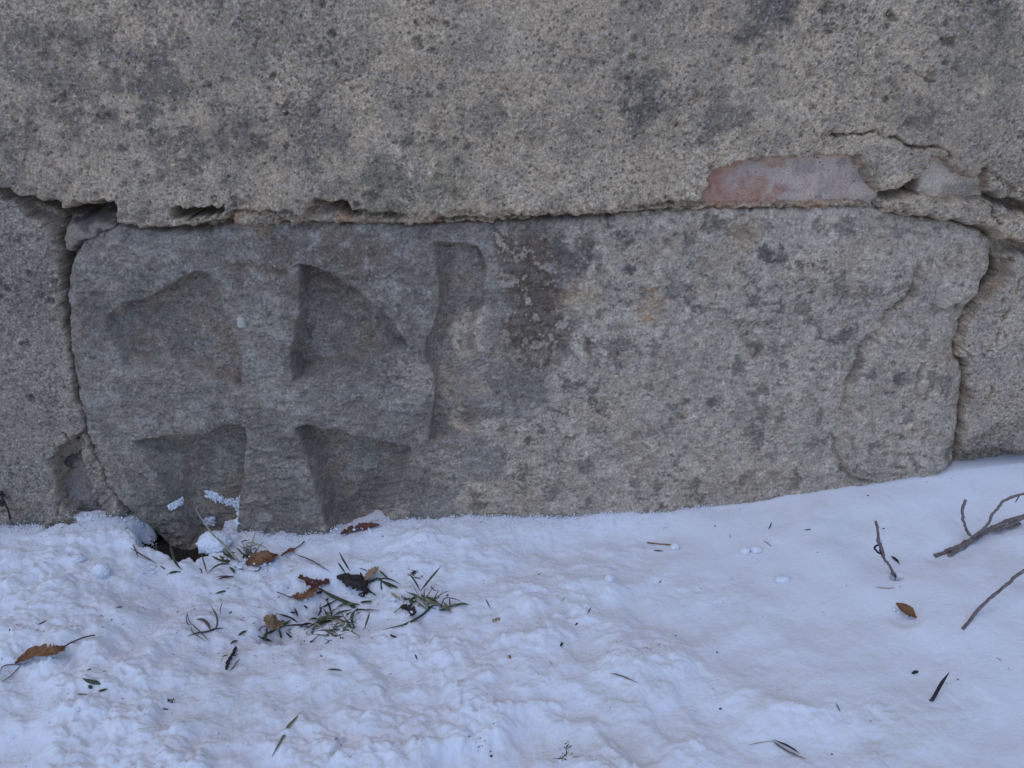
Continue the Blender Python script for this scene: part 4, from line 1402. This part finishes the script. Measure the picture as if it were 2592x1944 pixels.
single('leaf_crumb', 'tiny orange leaf crumb in the snow below the tan chip', 'leaf', Z7([(276, 815), (285, 828), (292, 845)]), 6.5, M_TAN, L(.001), LG)
single('bark_chip', 'tiny black bark bit standing in the snow at centre', 'bark chip', Z7([(706, 716), (690, 742)]), 5.5, M_DARK, L(.002), taper='none', round_=True)
single('bark_chip', 'tiny black bark bit lying low in the right foreground', 'bark chip', Z7([(1960, 1246), (1980, 1242)]), 3.6, M_DARK, L(.001), taper='none', round_=True)
single('loose_grass', 'dark pointed needle blade stuck in the snow at lower right', 'grass', Z4([(1378, 582), (1280, 725), (1190, 885), (1145, 895)]), 7.5, M_DARK, ('lie', [.018, .010, .003, .001]), GG)
single('twig', 'hair thin dark stalk left of the needle blade at lower right', 'twig', Z4([(108, 930), (132, 980), (158, 1032)]), 2.2, M_DARK, L(.001))
single('bark_chip', 'tiny dark bud on the small snow ridge at lower right', 'bark chip', Z4([(958, 604), (990, 590), (1028, 572)]), 6.5, M_DARK, L(.001), round_=True)
r = root_empty('split_twig', 'split dark twig lying at the bottom edge right of centre', 'twig', DG)
blade([(1953, 1872), (1985, 1895), (2042, 1922)], 4.5, M_TWIG, L(.002), 'stalk', r, round_=True)
blade([(1958, 1872), (2000, 1889), (2024, 1908)], 4.5, M_DARK, L(.003), 'stalk', r, round_=True)
blade([(1893, 1886), (1925, 1880), (1960, 1876)], 2.2, M_STRAW, L(.001), 'stalk', r, round_=True)
settle(r)
r = root_empty('upright_twig', 'pruned knotty twig standing in the right drift', 'twig', DG)
pst = Z3([(555, 752), (585, 900), (612, 1000), (645, 1130), (700, 1255), (775, 1375)])
blade(pst, 6.2, M_TWIG, S(-.12), 'stem', r, round_=True, taper='none', n=48, knots=((.28, .5), (.60, .55), (.93, .6)))
blade(Z3([(588, 968), (608, 1040), (640, 1130)]), 8.5, M_TWIG, ('with', -.12, pst[-1]), 'stub', r, round_=True, taper='none')
blade(Z3([(578, 1018), (548, 1030), (536, 1055), (562, 1092), (600, 1110), (640, 1122)]), 4.8, M_DARK, ('with', -.12, pst[-1]), 'curled_bud', r, round_=True, taper='none')
settle(r)
single('seed', 'single brown seed with a thin tail right of the upright twig', 'seed', Z3([(722, 1138), (740, 1150), (760, 1165), (778, 1182), (800, 1205), (822, 1232)]), 6, M_DARK, L(.001), taper='both', round_=True)
single('twig', 'thin pale brown stick lying below the upright twig', 'twig', Z3([(540, 1486), (660, 1497), (772, 1494)]), 3, M_STRAW, L(.0008), round_=True)
r = root_empty('fallen_branch', 'forked grey brown branch lying in the snow at the right edge', 'branch', DG)
blade(Z3([(1212, 1138), (1400, 1062), (1600, 955), (1800, 845), (2000, 762), (2212, 690), (2500, 590)]), 10, M_TWIG, ('lie', [.001, .004, .008, .011, .013, .015, .016]), 'stem', r, round_=True, taper='none', n=60, knots=((.30, .45), (.78, .3)), jitter=.12)
blade(Z3([(1372, 1140), (1500, 1055), (1650, 965), (1830, 872), (1960, 812), (2160, 705), (2400, 620)]), 9, M_TWIG, ('lie', [.001, .003, .005, .007, .009, .012, .016]), 'stem', r, round_=True, taper='none', n=44, knots=((.60, .4),), jitter=.15)
blade(Z3([(1845, 868), (2000, 822), (2100, 798), (2165, 775)]), 7.5, M_TWIG, L(.004), 'side_shoot', r, round_=True, taper='none', n=24, jitter=.2)
blade(Z3([(1640, 930), (1780, 800), (1870, 650), (1950, 540), (2100, 472), (2212, 430), (2400, 340)]), 6, M_TWIG, ('lie', [.009, .02, .035, .045, .05, .055, .06]), 'side_shoot', r, round_=True, taper='none', n=48, knots=((.62, .5),))
blade(Z3([(1556, 515), (1540, 620), (1542, 740), (1570, 860), (1610, 905)]), 6.4, M_TWIG, ('lie', [.048, .038, .026, .012, .008]), 'side_shoot', r, round_=True, taper='none', n=28, knots=((.93, .5),))
blade(Z3([(2165, 458), (2140, 500), (2108, 542)]), 3, M_TWIG, ('lie', [.052, .046, .038]), 'side_shoot', r, round_=True)
settle(r)
single('twig', 'smooth purplish bent twig rising from the snow at the right edge', 'twig', [(2680, 1385), (2592, 1444), (2555, 1471), (2521, 1503), (2490, 1530), (2437, 1592)], 7, M_TWIG, ('lie', [.04, .034, .026, .018, .010, .001]), DG, taper='none', round_=True, n=40)
# -- dried flower stalk at the left edge
r = root_empty('flower_stalk', 'dark dried flower stalk against the wall at the left edge', 'dry stalk', DG)
fs = R4([(15, 930), (20, 980), (40, 1030), (62, 1085), (82, 1150)])
blade(fs, 4.5, M_DARK, S(), 'stem', r, round_=True, taper='none')
for q in ([(0, 940), (12, 935), (22, 950)], [(10, 975), (28, 962), (40, 970)], [(0, 1000), (18, 1005), (34, 998)], [(-20, 990), (0, 1010), (20, 1015)], [(0, 1035), (20, 1030), (40, 1040)], [(-25, 960), (-5, 955), (12, 965)]):
    blade(R4(q), 9, M_DARK, ('with', 0, fs[-1]), 'seed_head', r, round_=True, n=9)
settle(r)


def wild_tuft(px, py, n, spread, hgt, label, mats, seed, group=GG):
    r = root_empty('grass_tuft', label, 'grass', group)
    g = np.random.RandomState(seed)
    c = on_snow(px, py)
    for i in range(n):
        b = c + np.array([g.normal(0, spread), g.normal(0, spread * .6), 0])
        b[2] = snow_z(b[0], b[1])[0] - .002
        a = g.rand() * 2 * np.pi
        ln = hgt * (.5 + g.rand())
        up = .25 + .75 * g.rand()
        d = np.array([math.cos(a), math.sin(a) * .7, 0])
        pts = [b + d * ln * t * (1 - .3 * up) + np.array([0, 0, ln * up * (t - .75 * t * t * (1.3 - up))]) for t in (0, .35, .7, 1)]
        pts = [np.array([p[0], p[1], max(p[2], snow_z(p[0], p[1])[0] + .0006)]) for p in pts]
        P = catmull(pts, 10)
        W = np.linspace(1, .15, 10) * (.0005 + .0007 * g.rand())
        me = strip_mesh(P, W, .0003)
        me.name = 'blade'
        link_mesh('blade', me, mats[g.randint(len(mats))], r)
    settle(r)


wild_tuft(850, 1592, 26, .012, .022, 'untidy dark and straw coloured grass clump sticking out of the hollow behind the ledge', [M_GREEN, M_STRAW, M_DRY, M_GREEN2], 4)
wild_tuft(1085, 1525, 18, .008, .020, 'untidy straw and green grass wisps at the right of the grass patch', [M_GREEN, M_GREEN2, M_STRAW], 5)
wild_tuft(630, 1400, 16, .008, .020, 'fine pale grass wisps around the foot of the long straw', [M_STRAW, M_DRY, M_GREEN2], 6)

# ------------------------------------------------------------------ dead leaves
LEAF_SPOTS = [(1010, 1520, 40, 8, 30), (860, 1560, 40, 10, 40), (600, 1425, 30, 8, 30), (390, 1445, 12, 5, 14)]


def leaf(label, mid, ws, mat, lift, curl=.25, fold=.3, ragged=.12, stem=None, stemw=3, tilt=.5, seed=1, bend=0.0):
    """mid = midrib in photo pixels, ws = (left, right) half widths in photo pixels along it"""
    r = root_empty('dead_leaf', label, 'leaf', LG)
    n, m = 26, 13
    P = catmull(place(mid, ('lie', lift)), n)
    rng = np.random.RandomState(seed)
    T = np.gradient(P, axis=0)
    T /= np.linalg.norm(T, axis=1)[:, None]
    t = np.linspace(0, 1, n)
    sc = np.linalg.norm(CAMP - P[n // 2]) / FPX
    wl = np.interp(t, np.linspace(0, 1, len(ws)), [a for a, b in ws]) * sc
    wr = np.interp(t, np.linspace(0, 1, len(ws)), [b for a, b in ws]) * sc
    wl = wl * (1 + (rng.rand(n) - .5) * 2 * (ragged + .06) - .5 * (rng.rand(n) < .10))
    wr = wr * (1 + (rng.rand(n) - .5) * 2 * (ragged + .06) - .5 * (rng.rand(n) < .10))
    G = np.zeros((n, m, 3))
    for i in range(n):
        view = CAMP - P[i]
        view /= np.linalg.norm(view)
        nrm = tilt * view + (1 - tilt) * np.array([0, 0, 1.0])
        s = np.cross(T[i], nrm)
        s /= np.linalg.norm(s)
        nn = np.cross(s, T[i])
        nn *= np.sign(nn[2])
        for j in range(m):
            u = 2 * j / (m - 1) - 1
            w = wl[i] if u < 0 else wr[i]
            wmax = max(wl.max(), wr.max())
            lift_ = curl * abs(u) ** 2 * w - fold * (1 - abs(u)) * .15 * wmax
            wrk = NA.perlin(np.array([i * .31 + seed * 3.1]), np.array([j * .37 + seed]))[0] * .20 * wmax
            vein = .025 * wmax * math.cos((i * .9 + abs(u) * 5)) * (1 - abs(u)) 
            G[i, j] = P[i] + s * u * w + nn * (lift_ + wrk + vein)
    V = G.reshape(-1, 3)
    nrmv = np.array([0, -.4, .9]) * .00035
    V2 = V - nrmv
    idx = np.arange(n * m).reshape(n, m)
    F = []
    for i in range(n - 1):
        for j in range(m - 1):
            F.append((idx[i, j], idx[i, j + 1], idx[i + 1, j + 1], idx[i + 1, j]))
            F.append(tuple(n * m + k for k in (idx[i, j], idx[i + 1, j], idx[i + 1, j + 1], idx[i, j + 1])))
    edge = list(idx[0, :]) + list(idx[1:, -1]) + list(idx[-1, -2::-1]) + list(idx[-2:0:-1, 0])
    for a, b in zip(edge, edge[1:] + edge[:1]):
        F.append((a, a + n * m, b + n * m, b))
    me = raw_mesh('leaf_blade', np.vstack([V, V2]), F)
    link_mesh('leaf_blade', me, mat, r)
    if stem:
        blade(stem, stemw, M_DARK if mat is not M_TAN else M_TWIG, ('lie', lift if np.isscalar(lift) else .004), 'leaf_stem', r, round_=True, taper='none')
    ex, ey = [p[0] for p in mid], [p[1] for p in mid]
    hw = max(max(a, b) for a, b in ws)
    LEAF_SPOTS.append((sum(ex) / len(ex), sum(ey) / len(ey) + hw * .75, (max(ex) - min(ex)) * .3, hw * .3, int(3 + (max(ex) - min(ex)) * .2)))
    settle(r)
    return r


leaf('orange brown curled leaf lying right of the long straw, edged with snow', Z1([(1430, 790), (1500, 750), (1600, 710), (1700, 700), (1782, 680)]), [(3, 3), (12, 17), (14, 24), (11, 14), (2, 2)], M_LEAF, [.002, .005, .007, .006, .003], .5, .4, .1, seed=2)
leaf('narrow rolled orange brown leaf with its stalk pointing up right', Z1([(1820, 692), (1880, 655), (1940, 635), (1982, 610)]), [(1, 1), (4, 5), (7, 6), (1, 1)], M_LEAF, .003, .6, .4, .2,
     Z1([(1975, 614), (2030, 580), (2082, 530)]), 3, seed=3)
single('dry_stalk', 'long thin brown leaf stalk lying above the red brown leaf', 'dry stalk', Z2([(175, 218), (280, 262), (400, 315), (510, 375), (618, 442)]), 3.2, M_DRY, L(.004), round_=True)
leaf('crumpled orange brown leaf below the dark red leaf', Z2([(155, 718), (240, 700), (330, 690), (400, 650), (430, 590)]), [(1, 1), (8, 10), (9, 11), (13, 15), (5, 5)], M_LEAF, [.001, .003, .005, .007, .006], .3, .5, .28,
     Z2([(0, 655), (80, 685), (155, 715)]), 2.6, seed=5)
leaf('dark red crumpled leaf arching above the orange brown one', Z2([(248, 480), (340, 520), (420, 565), (500, 555), (592, 540)]), [(5, 6), (6, 7), (9, 12), (6, 7), (6, 9)], M_RED, [.004, .006, .006, .005, .003], .5, .5, .4, seed=6)
leaf('small dark red scrap at the right of the crumpled leaves', Z2([(440, 650), (480, 650), (520, 630)]), [(4, 6), (7, 8), (2, 2)], M_RED, .003, .4, .4, .3, seed=16)
leaf('black rotted serrated leaf domed up in the middle of the grass patch', Z2([(672, 480), (760, 485), (860, 520), (950, 570), (1010, 630), (1060, 660)]), [(4, 4), (12, 14), (22, 19), (17, 16), (6, 6), (1, 1)], M_BLACK,
     [.004, .010, .013, .011, .005, .003], -.35, .1, .22, Z2([(1040, 648), (1075, 668), (1108, 690)]), 3.4, seed=7)
leaf('small dark red scrap under the tip of the black rotted leaf', Z2([(915, 690), (970, 680), (1025, 655)]), [(2, 2), (6, 9), (3, 3)], M_BLACK, .002, .4, .3, .4, seed=17)
leaf('small rounded tan leaf standing behind the green fan', Z2([(975, 520), (1030, 475), (1085, 430), (1140, 400)]), [(4, 3), (11, 10), (13, 12), (7, 6)], M_TAN, [.003, .007, .011, .014], .25, .2, .04, seed=8)
leaf('tan ragged leaf with dark specks at the left end of the grass patch', Z1([(1640, 1370), (1680, 1410), (1730, 1450), (1800, 1470), (1850, 1410)]), [(4, 5), (17, 14), (22, 17), (15, 11), (2, 2)], M_TAN, [.004, .007, .007, .005, .004], .3, .3, .15,
     Z1([(1650, 1480), (1600, 1490), (1580, 1530)]), 2.6, seed=9)
leaf('small black crescent leaf below the yellow green blades', Z2([(1385, 825), (1440, 822), (1490, 850), (1520, 900), (1500, 925)]), [(3, 3), (8, 8), (12, 10), (9, 7), (2, 2)], M_BLACK, .004, .3, .3, .25,
     Z2([(1395, 825), (1355, 855), (1318, 892)]), 2.2, seed=10)
leaf('long brown leaf with an upright stalk at the far left edge', Z5([(165, 572), (260, 510), (400, 450), (560, 420), (660, 400), (718, 385)]), [(2, 2), (9, 9), (13, 11), (13, 15), (8, 13), (2, 2)], M_LEAF, [.002, .004, .007, .009, .008, .007], .35, .5, .12,
     Z5([(712, 386), (850, 312), (960, 272), (1066, 255)]), 3.2, seed=11)
leaf('orange brown pointed leaf lying alone on the right drift', [(2268, 1527), (2285, 1540), (2302, 1553), (2320, 1563)], [(2, 2), (11, 9), (13, 11), (2, 2)], M_LEAF, [.008, .008, .006, .002], .7, .6, -.02, seed=12)
leaf('brown leaf half buried between the snow and the carved stone', R5([(830, 1268), (920, 1235), (1030, 1210), (1140, 1195)]), [(4, 4), (9, 8), (11, 9), (3, 3)], M_RED, .004, .3, .3, .25, seed=13)

# snow caught on and around the leaves and grass roots
lp, lr = [], []
for px, py, sx_, sy_, k in LEAF_SPOTS:
    for _ in range(k):
        q = on_snow(px + rng.normal(0, sx_), py + rng.normal(0, sy_))
        lp.append(q + np.array([0, 0, abs(rng.normal(0, .0022))]))
        lr.append(rng.lognormal(-6.9, .4))
crumbs('snow_granules', lp, lr, 'tiny granules of snow caught on the leaves and at the grass roots', np.ones((len(lp), 3)) * SNOWC, M_GRAIN)

# ------------------------------------------------------------------ specks of litter, too many to count
n = 300
gx_ = rng.normal(0, 1, n)
kind = rng.rand(n)
ax_ = np.where(kind < .45, rng.normal(-.26, .10, n), rng.uniform(-.6, .6, n))
ay_ = np.where(kind < .45, rng.normal(-.16, .05, n), rng.uniform(-.45, -.01, n))
ay_ = np.clip(ay_, -.46, -.008)
az_ = snow_z(ax_, ay_) + .0003
rs = rng.lognormal(-7.75, .42, n)
for (px, py), k, sp in (((1215, 1885), 14, .006), ((1437, 1884), 10, .003), ((1430, 1912), 14, .004), ((430, 1772), 14, .002), ((420, 1800), 10, .002), ((1050, 1452), 40, .003), ((855, 1876), 12, .0015), ((870, 1590), 60, .012), ((780, 1600), 50, .01), ((1090, 1500), 40, .01)):
    p = on_snow(px, py)
    ax_ = np.append(ax_, rng.normal(p[0], sp, k))
    ay_ = np.append(ay_, rng.normal(p[1], sp * .8, k))
    rs = np.append(rs, rng.lognormal(-7.75, .5, k))
az_ = snow_z(ax_, ay_) + .0003
crumbs('litter_specks', np.stack([ax_, ay_, az_], -1), rs, 'tiny dark specks of plant litter scattered over the snow', np.ones((len(ax_), 3)) * .05, M_DARK, .5, .6, 5.0)

scene.cycles.use_denoising = True
scene.cycles.denoising_prefilter = 'ACCURATE'
